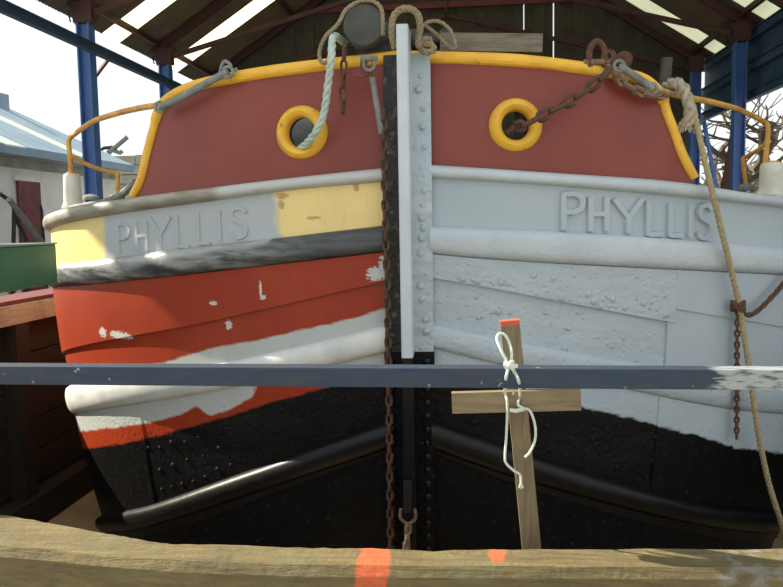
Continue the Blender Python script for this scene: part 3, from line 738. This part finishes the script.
# rivets (too small to pick apart): one part per paint colour
def rivet_part(lst, r, m):
    mb = MB()
    for e_ in lst:
        p, n = e_[0], e_[1].normalized(); q_ = e_[2] if len(e_) > 2 else r
        mb.lathe([(q_, -.004), (q_*.9, q_*.3), (q_*.55, q_*.55), (0, q_*.62)], p, n, 9)
    o = mb.build('rivets', m, bg_, smooth=80); o['kind'] = 'stuff'; return o
def hn(side, u): return Vector((side*math.sin(u)/A0, -math.cos(u)/B, 0)).normalized()
lst = []
z = .6
while z > zmid+.03:
    u = ufr*.66+random.uniform(-.005, .005); lst.append((surf(1, u, z, .03), hn(1, u), random.uniform(.011, .02))); z -= .06+random.uniform(-.02, .03)
for i in range(150):
    u = random.uniform(.09, UQ(668, 320)); k = random.random()
    if k < .62: zz = LR['T4'](u)+.012+abs(random.gauss(0, .035))
    elif k < .8: zz = random.uniform(LR['T4'](u), LR['T3'](u)-.02)
    else: zz = random.uniform(LR['T5'](u), LR['T4'](u)-.03)
    lst.append((surf(1, u, zz, .010 if zz > LR['T4'](u) else -.004), hn(1, u), random.choice((.005, .007, .009, .011, .016))))
for i in range(22):
    u = random.uniform(.1, .9); lst.append((surf(1, u, random.uniform(LR['T3'](u)+.02, LR['T2'](u)-.04), .036), hn(1, u), .007))
rivet_part(lst, .011, M['grey_smooth'])
lst = []
z = zmid-.03
while z > -1.75:
    for s_, uq in ((1, ufr), (-1, ufl)):
        for fx in (.75,):
            u = uq*fx; lst.append((surf(s_, u, z, .036), hn(s_, u)))
    z -= .058
M['black_matt'] = mat('matt_tar', (0.006, 0.006, 0.007), (0.01, 0.01, 0.01), 30, rough=.7, spec=.2)
rivet_part(lst, .017, M['black_smooth'])
lst = []
for s_ in (-1, 1):
    L = LN[s_]
    for f_, stp in ((lambda u: L['T8'](u)+.05, .035), (lambda u: L['T9'](u)-.09, .033), (lambda u: L['T9'](u)-.22, .04), (lambda u: (L['T7'](u)+L['T8'](u))/2, .045), (lambda u: L['T7'](u)-.05, .04)):
        u = .12
        while u < (.62 if s_ < 0 else .8):
            if random.random() < .85: lst.append((surf(s_, u, f_(u)+random.uniform(-.012, .012), .001), hn(s_, u), random.uniform(.006, .012)))
            u += stp
rivet_part(lst, .0095, M['black_matt'])
# raised letters of the name on both bows
GL = {'P': (.62, [[(.05, 0), (.05, 1), (.36, 1), (.55, .93), (.62, .76), (.55, .58), (.36, .5), (.05, .5)]]),
 'H': (.7, [[(.06, 0), (.06, 1)], [(.64, 0), (.64, 1)], [(.06, .5), (.64, .5)]]),
 'Y': (.74, [[(0, 1), (.37, .45), (.37, 0)], [(.74, 1), (.37, .45)]]),
 'L': (.55, [[(.06, 1), (.06, .02), (.55, .02)]]),
 'I': (.2, [[(.1, 0), (.1, 1)]]),
 'S': (.6, [[(.56, .84), (.46, .96), (.3, 1), (.13, .95), (.06, .8), (.12, .64), (.3, .54), (.48, .45), (.56, .3), (.52, .12), (.38, .02), (.22, .0), (.08, .07), (.03, .2)]])}
def letters(side, cols, m, sw=1.0, sh=.011):
    """cols: (letter, px left, px right, y top, y bottom)"""
    for ch, xa, xb, y0, y1 in cols:
        wl_, strokes = GL[ch]; mb = MB()
        h0 = hit(xa, (y0+y1)/2); h1 = hit(xb, (y0+y1)/2)
        zt_ = hit((xa+xb)/2, y0)[1]; zb_ = hit((xa+xb)/2, y1)[1]
        if ch == 'I': h1 = (h0[0]+.012, 0); 
        for stp in strokes:
            P = []
            for a, b in zip(stp, stp[1:]):
                for k in range(6): P.append((a[0]+(b[0]-a[0])*k/6, a[1]+(b[1]-a[1])*k/6))
            P.append(stp[-1])
            q = []
            for lx, ly in P:
                u = h0[0]+(h1[0]-h0[0])*lx/wl_; q.append((abs(u), zb_+(zt_-zb_)*ly))
            n = len(q); o = len(mb.v)
            for i in range(n):
                a, b = q[max(i-1, 0)], q[min(i+1, n-1)]
                tx, tz = (b[0]-a[0])*2.1, b[1]-a[1]; ln = math.hypot(tx, tz); px_, pz_ = -tz/ln, tx/ln
                for w_, of in ((-.0125*sw, -.004), (-.009*sw, sh), (.009*sw, sh), (.0125*sw, -.004)):
                    mb.v.append(tuple(surf(side, q[i][0]+px_*w_/2.1, q[i][1]+pz_*w_, of)))
            for i in range(n-1):
                for k in range(3): mb.f.append((o+4*i+k, o+4*i+k+1, o+4*i+k+5, o+4*i+k+4))
            mb.f += [(o, o+1, o+2, o+3), tuple(o+4*(n-1)+k for k in (3, 2, 1, 0))]
        lo = mb.build('letter', m, bg_, smooth=35); lo['label'] = 'raised letter %s of the name' % ch
letters(1, [('P', 561, 582, 194, 230), ('H', 588, 607, 197, 231), ('Y', 613, 641, 199, 233), ('L', 645, 661, 201, 235), ('L', 667, 682, 203, 236), ('I', 686, 694, 204, 237), ('S', 696, 711, 205, 238)], M['grey_smooth'], 1.1, .015)
M['lett_l'] = mat('grey_letter_paint', (0.41, 0.45, 0.47), (0.39, 0.43, 0.45), 6, rough=.45, bump=.05)
letters(-1, [('P', 118, 130, 224, 253), ('H', 136, 148, 221, 251), ('Y', 151, 171, 217, 249), ('L', 176, 189, 215, 247), ('L', 197, 210, 212, 244), ('I', 217, 222, 210, 241), ('S', 230, 248, 208, 238)], M['lett_l'], .75, .006)
# side bollards and guard rails
def side_gear(side, bx, by0, by1, rb, up, low, leg):
    L = LN[side]
    base = on_Y(bx, by0, BOLY[side]); top = on_Y(bx, by1, BOLY[side])
    h = top.z-base.z
    b = MB().lathe([(rb*1.25, -.02), (rb*1.25, .01), (rb*1.08, .03), (rb, .05), (rb*.95, h*.6), (rb*.92, h-.015), (rb*.8, h), (0, h)], base, (0, 0, 1), 24).build('bollard', 'white', bg_)
    MB().lathe([(rb*.55, h), (rb*.5, h+.012), (0, h+.012)], base, (0, 0, 1), 16).build('bollard_cap', 'yellow_rust', b)
    MB().tube(smooth_path(up, 8), .015, 8).build('guard_rail', 'yellow_rust', bg_)
    MB().tube(smooth_path(low, 6), .013, 8).build('lower_rail', 'yellow_rust', bg_)
    MB().lathe([(.05, -.01), (.05, .015), (.03, .03), (0, .03)], leg, (0, 0, 1), 16).build('rail_foot', 'galv', bg_)
BOLY = {-1: 4.55, 1: 4.75}
def yl(pts, y0, y1): n = len(pts)-1; return [on_Y(p[0], p[1], y0+(y1-y0)*i/n) for i, p in enumerate(pts)]
e0 = onhull(161, 106, BULO).y
side_gear(-1, 73.5, 209, 174, .054, yl([(161, 105), (140, 108), (115, 114), (92, 122), (75, 134)], e0, 4.55)+[on_Y(69, 140, 4.55), on_Y(69.5, 152, 4.55), on_Y(72, 176, 4.55)],
          yl([(72, 156), (84, 163), (102, 170), (115, 173)], 4.55, 4.75)+[on_Y(117.5, 176, 4.75), on_Y(117, 198, 4.75)], on_Y(117, 199, 4.75))
e1 = onhull(664, 92, BULO).y
side_gear(1, 771.5, 196, 163, .072, yl([(664, 92), (690, 98), (715, 103), (740, 110), (762, 121)], e1, 4.75)+[on_Y(767.5, 126, 4.75), on_Y(767.5, 140, 4.75), on_Y(765, 164, 4.75)],
          yl([(768, 141), (758, 150), (746, 157)], 4.75, 4.95)+[on_Y(743, 161, 4.95), on_Y(746, 187, 4.95)], on_Y(746, 189, 4.95))
MB().lathe([(.06, 0), (.055, .02), (.03, .035), (0, .04)], on_Y(91, 200, 4.85), (0, 0, 1), 16).build('deck_fitting', 'galv', bg_)
MB().tube(smooth_path(yl([(64, 210), (84, 206), (105, 202), (122, 194), (136, 182)], 4.35, 4.1), 8), .02, 8).build('deck_hose', 'galv', bg_)
# grey tank seen through the empty hawse hole
tp_ = on_Y(300, 116, D+.9); tk = MB().lathe([(0, -.5), (.2, -.5), (.22, -.47), (.22, .47), (.2, .5), (0, .5)], (tp_.x, D+1.0, tp_.z-.07), (1, 0, 0), 28).build('deck_tank', 'galv', bg_)
# windlass roller pointing forward over the rail
wc = on_Y(363.5, 25, D+.05); ro = root('fender_log', wc+Vector((0, .3, -.1)), 'round dark log with flat grey end jutting over the bulwark beside the stem', 'log')
rw = .087
MB().lathe([(0, 0), (rw-.006, 0), (rw, .008), (rw*1.01, .3), (rw, .85), (0, .85)], wc, (0.06, 1, -.02), 36).build('log_body', 'log_end', ro)
MB().box(wc+Vector((.05, .12, -.1)), (.17, .1, .07)).build('cradle', 'dark', ro, smooth=0)
MB().box(wc+Vector((.03, .62, -.2)), (.2, .08, .25)).build('cradle', 'dark', ro, smooth=0)
# ================================================================== ROPES, CHAINS AND FITTINGS ON THE BOW
YS = D-.07
rp = [on_Y(*p) for p in ((345, 44, D+.2), (337, 37, D+.08), (333, 38, D-.02), (332, 48, D-.07), (331, 60, D-.075), (328, 85, D-.06), (325, 108, D-.03), (321, 122, D-.02), (313, 136, D+.0), (304, 146, D+.06), (299, 149, D+.12))]
laid_rope('mooring_rope', rp, .0165, 'green_rope', 'thick pale green laid rope leading into the empty yellow hawse ring', 9)
def loop(name, pts, r, m, label): return laid_rope(name, [on_Y(*p) for p in pts], r, m, label, 16)
loop('rope_coil', [(329, 62, D-.05), (321, 62, D-.04), (320, 50, D-.02), (326, 36, D-.02), (338, 24, D-.01), (346, 10, D+.02), (358, 2, D+.04), (372, 1, D+.04), (381, 8, D+.03), (383, 22, D+.01), (383, 36, D+.0)], .009, 'tan_rope', 'tan rope looped over the round dark log')
loop('stem_loop', [(395, 48, D-.05), (392, 34, D-.06), (393, 18, D-.07), (400, 10, D-.075), (410, 9, D-.07), (418, 15, D-.06), (420, 28, D-.05), (418, 40, D-.04), (419, 49, D-.03)], .015, 'tan_rope', 'thick tan rope eye hooped over the top of the pale stem bar')
loop('slack_rope', [(420, 30, D+.02), (428, 22, D+.02), (440, 22, D+.03), (450, 30, D+.03), (455, 42, D+.03), (454, 49, D+.04), (446, 44, D+.05), (436, 34, D+.06), (426, 26, D+.06)], .008, 'tan_rope', 'slack tan rope bight lying against the silvered plank')
loop('lashing', [(421, 46, D+.0), (430, 44, D-.01), (434, 50, D-.01), (426, 52, D-.015), (420, 48, D-.005), (424, 40, D+.01), (432, 40, D+.03)], .014, 'tan_rope', 'knotted tan lashing between the stem flange and the silvered plank')
pa, pb_ = on_Y(440, 46, D+.2), on_Y(540, 47, D+.22)
pk = root('loose_plank', (pa+pb_)/2-Vector((0, 0, .04)), 'silvered plank lying behind the yellow rail beside the stem', 'plank')
mb = MB().beam(pa, pb_, .16, .075); mb.build('board', 'plank', pk, smooth=0)
for x_ in (.25, .8):
    q = pa+(pb_-pa)*x_; MB().box((q.x, q.y, (q.z-.04+.17)/2), (.05, .1, q.z-.04-.17)).build('bearer', 'dark', pk, smooth=0)
wn = on_Y(408, 42, D+.3)
wd2 = MB().lathe([(0, -.2), (.05, -.2), (.05, -.15), (.035, -.14), (.035, -.06), (.055, -.05), (.055, .05), (.035, .06), (.035, .14), (.05, .15), (.05, .2), (0, .2)], wn, (1, 0, 0), 20).build('windlass_drum', 'dark', bg_)
for sx_ in (-.17, .17): MB().box(wn+Vector((sx_, 0, -.19)), (.03, .12, .36)).build('windlass_cheek', 'dark', bg_, smooth=0)
# hanging chains
chain('stem_chain', [on_Y(*p) for p in ((384, 110, D-.06), (384, 150, D-.06), (385, 200, D-.06), (387, 280, D-.062), (388.5, 360, D-.065), (389.5, 450, D-.07), (391, 600, D-.07))], .056, .034, .0068, 'rust', 'long rusty chain hanging down beside the stem')
chain('short_chain', [on_Y(*p) for p in ((344.5, 47, D-.068), (344, 60, D-.062), (343, 88, D-.045), (343, 126, D-.04))], .066, .036, .0058, 'rust', 'short rusty chain dangling between the green rope and the turnbuckle')
ach = [on_Y(*p) for p in ((508, 131, D+.10), (516, 127, D+.04), (528, 124, D-.02), (545, 114, D+.0), (570, 101, D+.04), (590, 88, D+.07), (606, 74, D+.06), (612, 64, D+.12))]
chain('anchor_chain', ach, .088, .054, .0105, 'rust', 'heavy rusty anchor chain running from the hawse ring up to the yellow rail')
ach2 = [onhull(x, y, .02) for x, y in ((608, 66), (622, 82), (640, 92), (658, 96), (676, 93), (684, 92))]
chain('rail_chain', ach2, .075, .045, .0105, 'rust_lt', 'rusted chain lashed around the rail end by the knotted rope')
sh = root('shackle_block', onhull(600, 66, 0), 'rusty shackle and eye standing on the yellow rail above the anchor chain', 'shackle')
q = onhull(597, 62, 0)
MB().tube(smooth_path([q+Vector((-.03, 0, -.02)), q+Vector((-.03, 0, .05)), q+Vector((0, 0, .085)), q+Vector((.03, 0, .05)), q+Vector((.035, 0, -.02))], 6), .014, 7).build('bow', 'rust', sh)
MB().tube([q+Vector((-.055, 0, .0)), q+Vector((.06, 0, .0))], .013, 7).build('pin', 'rust_lt', sh)
MB().lathe([(.03, -.02), (.034, 0), (.03, .02), (.012, .022), (.012, -.022), (.03, -.02)], q+Vector((.05, .01, .02)), (.3, 1, 0), 14).build('eye', 'rust', sh)
def turnbuckle(name, a, b, rb, label, m='galv'):
    a, b = Vector(a), Vector(b); d = (b-a); t_ = root(name, b, label, 'turnbuckle')
    MB().tube([a+d*.16, a+d*.84], rb, 10).build('body', m, t_)
    for e, f_ in ((a, b), (b, a)):
        dv = (f_-e).normalized(); L_ = d.length*.18
        MB().tube([e+dv*.02, e+dv*L_], rb*.5, 7).build('screw', 'rust', t_)
        k = dv.cross(Vector((0, 1, 0))).normalized()
        MB().tube([e+(dv*math.cos(x)+k*math.sin(x))*.017 for x in [2*math.pi*i/12 for i in range(12)]], .006, 6, closed=True).build('eye', 'rust', t_)
turnbuckle('turnbuckle', on_Y(370, 64, D-.06), on_Y(384, 147, D-.055), .012, 'grey turnbuckle hanging at a slant beside the stem')
so = root('shackle', on_Y(369, 66, D-.06), 'grey shackle on the yellow rail above the slanting turnbuckle', 'shackle')
q = on_Y(369, 59, D-.065)
MB().tube(smooth_path([q+Vector((-.022, 0, .0)), q+Vector((-.02, 0, -.03)), q+Vector((0, 0, -.045)), q+Vector((.02, 0, -.03)), q+Vector((.022, 0, 0))], 6), .007, 7).build('bow', 'galv', so)
MB().tube([q+Vector((-.034, 0, .003)), q+Vector((.034, 0, .003))], .011, 8).build('pin', 'galv', so)
pd = root('hanging_plate', on_Y(360, 80, D-.04), 'rusty half-round iron plate hanging against the red bulwark', 'plate')
q = on_Y(361, 72, D-.035)
MB().prism([q+Vector((.036*math.cos(a), 0, .022*math.sin(a))) for a in [math.pi*2*i/18 for i in range(18)]], (0, .012, 0)).build('disc', 'maroon', pd)
MB().tube([q+Vector((0, .006, .015)), q+Vector((0.005, .006, .06))], .005, 6).build('hanger', 'rust', pd)
def rail_buckle(pts, label, r):
    t_ = root('rail_strap', onhull(*pts[-1], 0), label, 'strap')
    MB().tube(smooth_path([onhull(x, y, .03) for x, y in pts], 6), r, 9).build('body', 'galv', t_)
    for e in (pts[0], pts[-1]):
        c_ = onhull(*e, .03); MB().tube([c_+Vector((.022*math.cos(x), 0, .022*math.sin(x))) for x in [2*math.pi*i/12 for i in range(12)]], .008, 6, closed=True).build('ring', 'galv', t_)
    return t_
t_ = rail_buckle([(160, 107), (176, 100), (196, 89), (216, 78), (228, 72)], 'grey turnbuckle strap along the yellow rail end above the cream band', .016)
q = onhull(226, 69, .02); MB().tube(smooth_path([q+Vector((-.03, 0, -.02)), q+Vector((-.01, 0, .03)), q+Vector((.02, -.01, .02)), q+Vector((.03, 0, -.01)), q+Vector((.05, 0, .0))], 6), .008, 6).build('hook', 'galv', t_)
rail_buckle([(619, 66), (632, 74), (645, 83), (652, 89)], 'grey blue turnbuckle strap over the yellow rail beside the anchor chain', .016)
q = onhull(624, 60, -.04); lg = root('deck_lug', q, 'small rusty lug on the rail behind the grey blue strap', 'lug')
MB().lathe([(.0, -.02), (.035, -.02), (.035, .02), (0, .02)], q, (.1, 1, 0), 16).build('disc', 'rust', lg); MB().box(q+Vector((0, 0, -.035)), (.045, .03, .06)).build('foot', 'rust', lg, smooth=0)
q0, q1 = on_Y(662, 96, 3.95), on_Y(667, 58, 3.95)
sp = root('deck_post', (q0.x, q0.y, .1), 'dark weathered post standing behind the rail end by the knotted rope', 'post')
MB().beam((q0.x-.03, q0.y, .12), q1, .045, .045, up=(0, 1, 0)).build('shaft', 'gable', sp, smooth=0)
MB().box((q0.x-.03, q0.y, .125), (.12, .12, .03)).build('foot', 'dark', sp, smooth=0)
# fat knotted rope end over the rail and the long rope falling from it
yk = 3.55
kn = [on_Y(*p) for p in ((664, 93, yk+.1), (668, 86, yk+.05), (676, 83, yk), (683, 88, yk-.02), (687, 98, yk-.04), (690, 108, yk-.05), (689, 120, yk-.05), (686, 124, yk-.04))]
kr = laid_rope('knotted_rope', kn, .028, 'pale_rope', 'fat pale rope doubled over the guard rail with a frayed end', 7)
for i in range(26):
    a_ = random.uniform(0, 6.28); q_ = kn[-1]+Vector((.026*math.cos(a_)*random.random(), .026*math.sin(a_)*random.random()-.005, .01))
    MB().tube([q_, q_+Vector((.02*math.cos(a_), .01*math.sin(a_), -.035-.02*random.random()))], .0035, 5).build('frayed_yarn', 'pale_rope', kr)
lr = [on_Y(694, 110, yk-.05), on_Y(697, 125, yk-.06)]+[onhull(x, y, o) for x, y, o in ((706, 165, .08), (713, 195, .09), (725, 245, .08), (738, 300, .06), (748, 360, .08), (757, 425, .1), (768, 480, .12), (783, 530, .14), (800, 575, .15))]
laid_rope('long_rope', lr, .0135, 'long_rope', 'long straw coloured rope falling down the grey bow past the name', 14)
thin = [on_Y(690, 125, yk+.3), on_Y(706, 150, yk+.6), on_Y(715, 186, yk+.9)]
hc_ = [onhull(x, y, .05) for x, y in ((738, 303), (737, 340), (737, 385), (736.5, 440))]
chain('side_chain', hc_, .04, .027, .0065, 'rust', 'dark rusty chain hanging straight down beside the long straw rope')
hc2 = [onhull(x, y, .06) for x, y in ((739, 306), (744, 314), (753, 314), (765, 304), (783, 284), (798, 262))]
chain('swag_chain', hc2, .042, .028, .007, 'rust', 'rusty chain swagging off from the knot on the long straw rope')
kq = onhull(738, 306, .06); kk = root('rope_knot', kq, 'dark knot of chain tied round the long straw rope', 'knot')
for i in range(3):
    MB().tube([kq+Vector((.026*math.cos(x), .02*math.sin(x), .012*(i-1)+.008*math.sin(2*x+i))) for x in [2*math.pi*j/14 for j in range(14)]], .009, 6, closed=True).build('turn', 'rust', kk)
# shackle and chain at the stem foot
q = on_Y(408, 508, D-.15); fs = root('stem_shackle', q, 'bright worn shackle with short rusty chain at the foot of the stem', 'shackle')
MB().beam(q+Vector((.0, .02, .11)), q+Vector((0, -.01, -.015)), .035, .03, up=(0, 1, 0)).build('lug', 'black_smooth', fs, smooth=0)
MB().tube(smooth_path([q+Vector((-.028, -.01, .0)), q+Vector((-.03, -.01, -.04)), q+Vector((0, -.01, -.062)), q+Vector((.03, -.01, -.04)), q+Vector((.028, -.01, 0))], 6), .007, 7).build('bow', 'rust_lt', fs)
me = link_mesh('chain_link', .055, .034, .008, M['rust_lt'])
for i in range(5):
    inst(me, 'chain_link', Matrix.Translation(q+Vector((-.004*i, -.01, -.085-.037*i))) @ Matrix.Rotation(.4+(math.pi/2)*(i % 2), 4, 'Z'), fs)
# ================================================================== FOREGROUND
ZT = -.76
far = [(-260, 500), (-120, 502), (0, 515), (50, 522), (100, 532), (150, 540), (200, 544), (300, 546.5), (400, 549), (560, 549), (783, 548), (900, 548), (1050, 548)]
near = [(-260, 536), (-120, 538), (0, 549), (50, 553), (100, 558), (150, 562), (200, 565), (300, 568), (400, 569), (560, 570), (783, 571), (900, 571), (1050, 571)]
fp = smooth_path([on_Z(x, y, ZT) for x, y in far], 8); np_ = smooth_path([on_Z(x, y, ZT-.012) for x, y in near], 8)
t = NT('weathered_baulk'); v = t.scale(t.obj(), (1.2, 12, 12)); g = t.noise(v, 5, 6, 0.65, 0.8)
c = t.mix(t.rng(g, 0.35, 0.65), (0.175, 0.135, 0.055), (0.1, 0.078, 0.034))
c = t.mix(t.rng(t.noise(t.obj(), 14, 5), 0.55, 0.75, 0, 0.7), c, (0.09, 0.07, 0.035))
c = t.mix(t.rng(t.noise(t.obj(), 5, 3), 0.58, 0.7, 0, 0.4), c, (0.14, 0.15, 0.075))
X = t.math('ADD', t.xyz(t.obj())[0], t.rng(t.noise(t.obj(), 22, 4), 0, 1, -.02, .02)); Yy = t.xyz(t.obj())[1]
for px_, hw, al, lim in ((373, .036, .85, None), (497, .016, .8, on_Z(497, 561, ZT).y)):
    x0_ = on_Z(px_, 558, ZT).x; k = t.rng(t.math('ABSOLUTE', t.math('SUBTRACT', X, x0_)), hw+.004, hw-.004, 0, al)
    if lim: k = t.math('MULTIPLY', k, t.rng(Yy, lim-.005, lim+.01))
    c = t.mix(t.math('MULTIPLY', k, t.rng(t.noise(t.obj(), 60, 4), .3, .55, .35, 1)), c, (0.62, 0.11, 0.035))
xw = on_Z(760, 575, ZT).x; k = t.math('MULTIPLY', t.rng(t.math('ABSOLUTE', t.math('SUBTRACT', X, xw)), .12, .05), t.rng(t.noise(t.obj(), 25, 5), .5, .62)); c = t.mix(t.math('MULTIPLY', k, .25), c, (.35, .4, .42))
t.bump(t.math('ADD', g, t.math('MULTIPLY', t.noise(t.obj(), 40, 4), .6)), 0.7, 0.012); M['baulk'] = t.done(c, 0.85)
def baulk(name, ztop_, zbot_, shift, parent):
    mb = MB(); n = len(fp)
    for i in range(n):
        j = 0.004*mnoise.noise(Vector((fp[i].x*6, 1, 3)))+.004*mnoise.noise(Vector((fp[i].x*30, 1, 3))); j2 = .008*mnoise.noise(Vector((fp[i].x*5, 4, 8)))
        mb.v += [(fp[i].x, fp[i].y+.012, zbot_), (fp[i].x, fp[i].y+j+.012, ztop_-.02+j), (fp[i].x, fp[i].y+j-.004, ztop_+j*.6),
                 (np_[i].x, np_[i].y+.004, ztop_-.006+j2*.4), (np_[i].x, np_[i].y-.012+shift, ztop_-.026), (np_[i].x, np_[i].y-.014+shift, zbot_)]
    for i in range(n-1):
        for k in range(6): mb.f.append((6*i+k, 6*i+(k+1) % 6, 6*i+6+(k+1) % 6, 6*i+6+k))
    mb.f += [tuple(range(6)), tuple(6*(n-1)+k for k in range(6))]
    return mb.build(name, M['baulk'], parent, smooth=22)
bk = root('dock_gate', (XC, 1.8, GZ), 'weathered bowed timber baulks with orange paint marks closing the dock end', 'gate')
baulk('top_baulk', ZT, ZT-.25, 0, bk); baulk('lower_baulk', ZT-.255, ZT-.5, 0, bk); baulk('bottom_baulk', ZT-.505, GZ, 0, bk)
# blue grey steel rail
YRL = 1.62
a, b = on_Y(0, 373.5, YRL), on_Y(783, 378, YRL); d_ = (b-a)/(b.x-a.x); A_, B_ = a+d_*(-1.6-a.x), a+d_*(1.25-a.x)
t = NT('dull_blue_rail'); g = t.noise(t.scale(t.obj(), (2, 12, 12)), 6, 5)
c = t.mix(t.rng(g, 0.4, 0.7), (0.026, 0.043, 0.075), (0.042, 0.055, 0.07)); c = t.mix(t.rng(t.noise(t.obj(), 40, 4), 0.68, 0.72, 0, .8), c, (0.3, 0.3, 0.27))
c = t.mix(t.rng(t.noise(t.obj(), 9, 4), 0.55, 0.75, 0, .7), c, (0.05, 0.045, 0.045))
xs_ = on_Y(712, 378, YRL).x; X = t.math('ADD', t.xyz(t.obj())[0], t.rng(t.noise(t.scale(t.obj(), (4, 30, 30)), 6, 4), 0, 1, -.05, .05))
k = t.math('MULTIPLY', t.math('MULTIPLY', t.rng(X, xs_-.005, xs_+.01), t.rng(X, xs_+.3, xs_+.27)), t.rng(t.noise(t.scale(t.obj(), (3, 16, 16)), 7, 5), .66, .5)); c = t.mix(t.math('MULTIPLY', k, .7), c, (0.42, 0.46, 0.46))
t.bump(t.noise(t.obj(), 50, 3), .2, .004); M['rail'] = t.done(c, 0.55, 0, .25)
rl = root('guard_bar', (A_.x, YRL, GZ), 'dull blue steel rail splashed with white paint crossing in front of the bow', 'rail')
mid = (A_+B_)/2; hrl = .042; mb = MB()
mb.beam(A_, B_, .045, hrl); rb_ = mb.build('bar', M['rail'], rl, smooth=0)
bv = rb_.modifiers.new('bevel', 'BEVEL'); bv.width = .003; bv.segments = 2
for p in (A_, B_): MB().box((p.x, YRL, (p.z+GZ)/2-.01), (.05, .05, p.z-GZ-.02)).build('post', M['rail'], rl, smooth=0)
# marker stake with crosspiece
YK = 1.87
s0, s1 = on_Y(509.5, 320, YK), on_Y(531.5, 548, YK); s2 = s0+(s1-s0)*((GZ-s0.z)/(s1.z-s0.z))
mk = root('marker_stake', s2, 'rough wooden stake cross with orange tipped top tied to the blue rail', 'stake')
dz_ = (s2-s0).normalized(); tip = s0+dz_*.012
M['orange'] = mat('orange_mark', (0.6, 0.1, 0.035), (0.42, 0.1, 0.05), 30, rough=.8)
MB().beam(tip, s2, .046, .03, up=(0, 1, 0)).build('upright', 'stick', mk, smooth=0)
MB().beam(s0, tip, .0462, .0302, up=(0, 1, 0)).build('painted_tip', 'orange', mk, smooth=0)
a, b = on_Y(452, 402.5, YK-.03), on_Y(580.5, 399, YK-.03)
MB().beam(a, b, .022, .05).build('crosspiece', 'arm', mk, smooth=0)
for p in ((514, 394), (523, 403)):
    q = on_Y(*p, YK-.045); MB().lathe([(.0035, 0.004), (.0045, 0), (.003, -.003), (0, -.0035)], q, (0, 1, 0), 10).build('screw', 'galv', mk)
yf = YRL-.035
def strg(name, pts, label, r=.0032):
    t_ = root(name, on_Y(*pts[-1]), label, 'string'); MB().tube(smooth_path([on_Y(*p) for p in pts], 8), r, 7).build('cord', 'string', t_); return t_
sg = strg('tie_string', [(509, 365, yf), (502, 352, yf), (497, 340, yf+.02), (499, 334, yf+.03), (505, 335, yf+.03), (510, 345, yf+.02), (511.5, 357, yf), (509, 366, yf), (506, 378, yf), (505, 392, YK-.06), (507, 402, YK-.055), (507, 420, YK-.05), (506, 440, YK-.045), (505, 455, YK-.045), (506, 463, YK-.045), (513, 470, YK-.04), (520, 475, YK-.035), (521, 484, YK-.035)], 'pale mint string tied in a bow over the blue rail and the stake')
MB().tube(smooth_path([on_Y(*p) for p in ((509, 365, yf-.004), (514, 371, yf), (519, 382, yf), (520, 394, YK-.055), (518, 404, YK-.055), (523, 408, YK-.055), (530, 411, YK-.05), (535, 425, YK-.045), (535, 440, YK-.045), (530, 452, YK-.045), (525, 457, YK-.04))], 8), .0032, 7).build('cord', 'string', sg)
for w_ in ((505, 361, 513, 369), (513, 361, 506, 368), (504, 365, 517, 366)):
    MB().tube([on_Y(w_[0], w_[1], yf-.006), on_Y((w_[0]+w_[2])/2, (w_[1]+w_[3])/2, yf-.012), on_Y(w_[2], w_[3], yf-.006)], .0048, 7).build('knot', 'string', sg)
MB().tube([on_Y(510, 410, YK-.055), on_Y(516, 411, YK-.058), on_Y(524, 409, YK-.055)], .0048, 7).build('knot', 'string', sg)
for i in range(3): MB().tube([on_Y(521, 482, YK-.035), on_Y(519+2*i, 488+i % 2, YK-.036)], .002, 5).build('frayed_end', 'string', sg)
# green cabinet on legs at the dock side
e = on_Y(57, 263, 3.45); gt, gb = on_Y(57, 244, 3.45).z, on_Y(57, 283.5, 3.45).z
gr = root('green_cabinet', (e.x-.4, 2.9, GZ), 'green enamelled steel cabinet on legs standing beside the cream banded bow', 'cabinet')
Rg = Matrix.Rotation(math.radians(4), 3, 'Z'); pv = Vector((e.x, 3.45, 0))
def gp(x, y, z): q = Rg @ Vector((x, y, 0)); return Vector((pv.x+q.x, pv.y+q.y, z))
mb = MB(); mb.box(gp(-.42, -.65, (gt+gb)/2), (.84, 1.3, gt-gb), Rg); gbx = mb.build('case', 'green_box', gr, smooth=0); bv = gbx.modifiers.new('bevel', 'BEVEL'); bv.width = .006; bv.segments = 2
mb = MB(); mb.box(gp(-.42, -.65, gt+.004), (.85, 1.31, .008), Rg); mb.build('lid', mat('pale_green_lid', (0.25, 0.32, 0.27), (0.12, 0.2, 0.14), 6, rough=.35, bump=.1), gr, smooth=0)  # lid mottled, paler and greyer than the case
for x_, y_ in ((-.62, -.15), (-.62, -1.15), (-.8, -.15), (-.8, -1.15)):
    q = gp(x_, y_, 0); MB().box((q.x, q.y, (gb+GZ)/2), (.05, .05, gb-GZ)).build('leg', 'dark', gr, smooth=0)
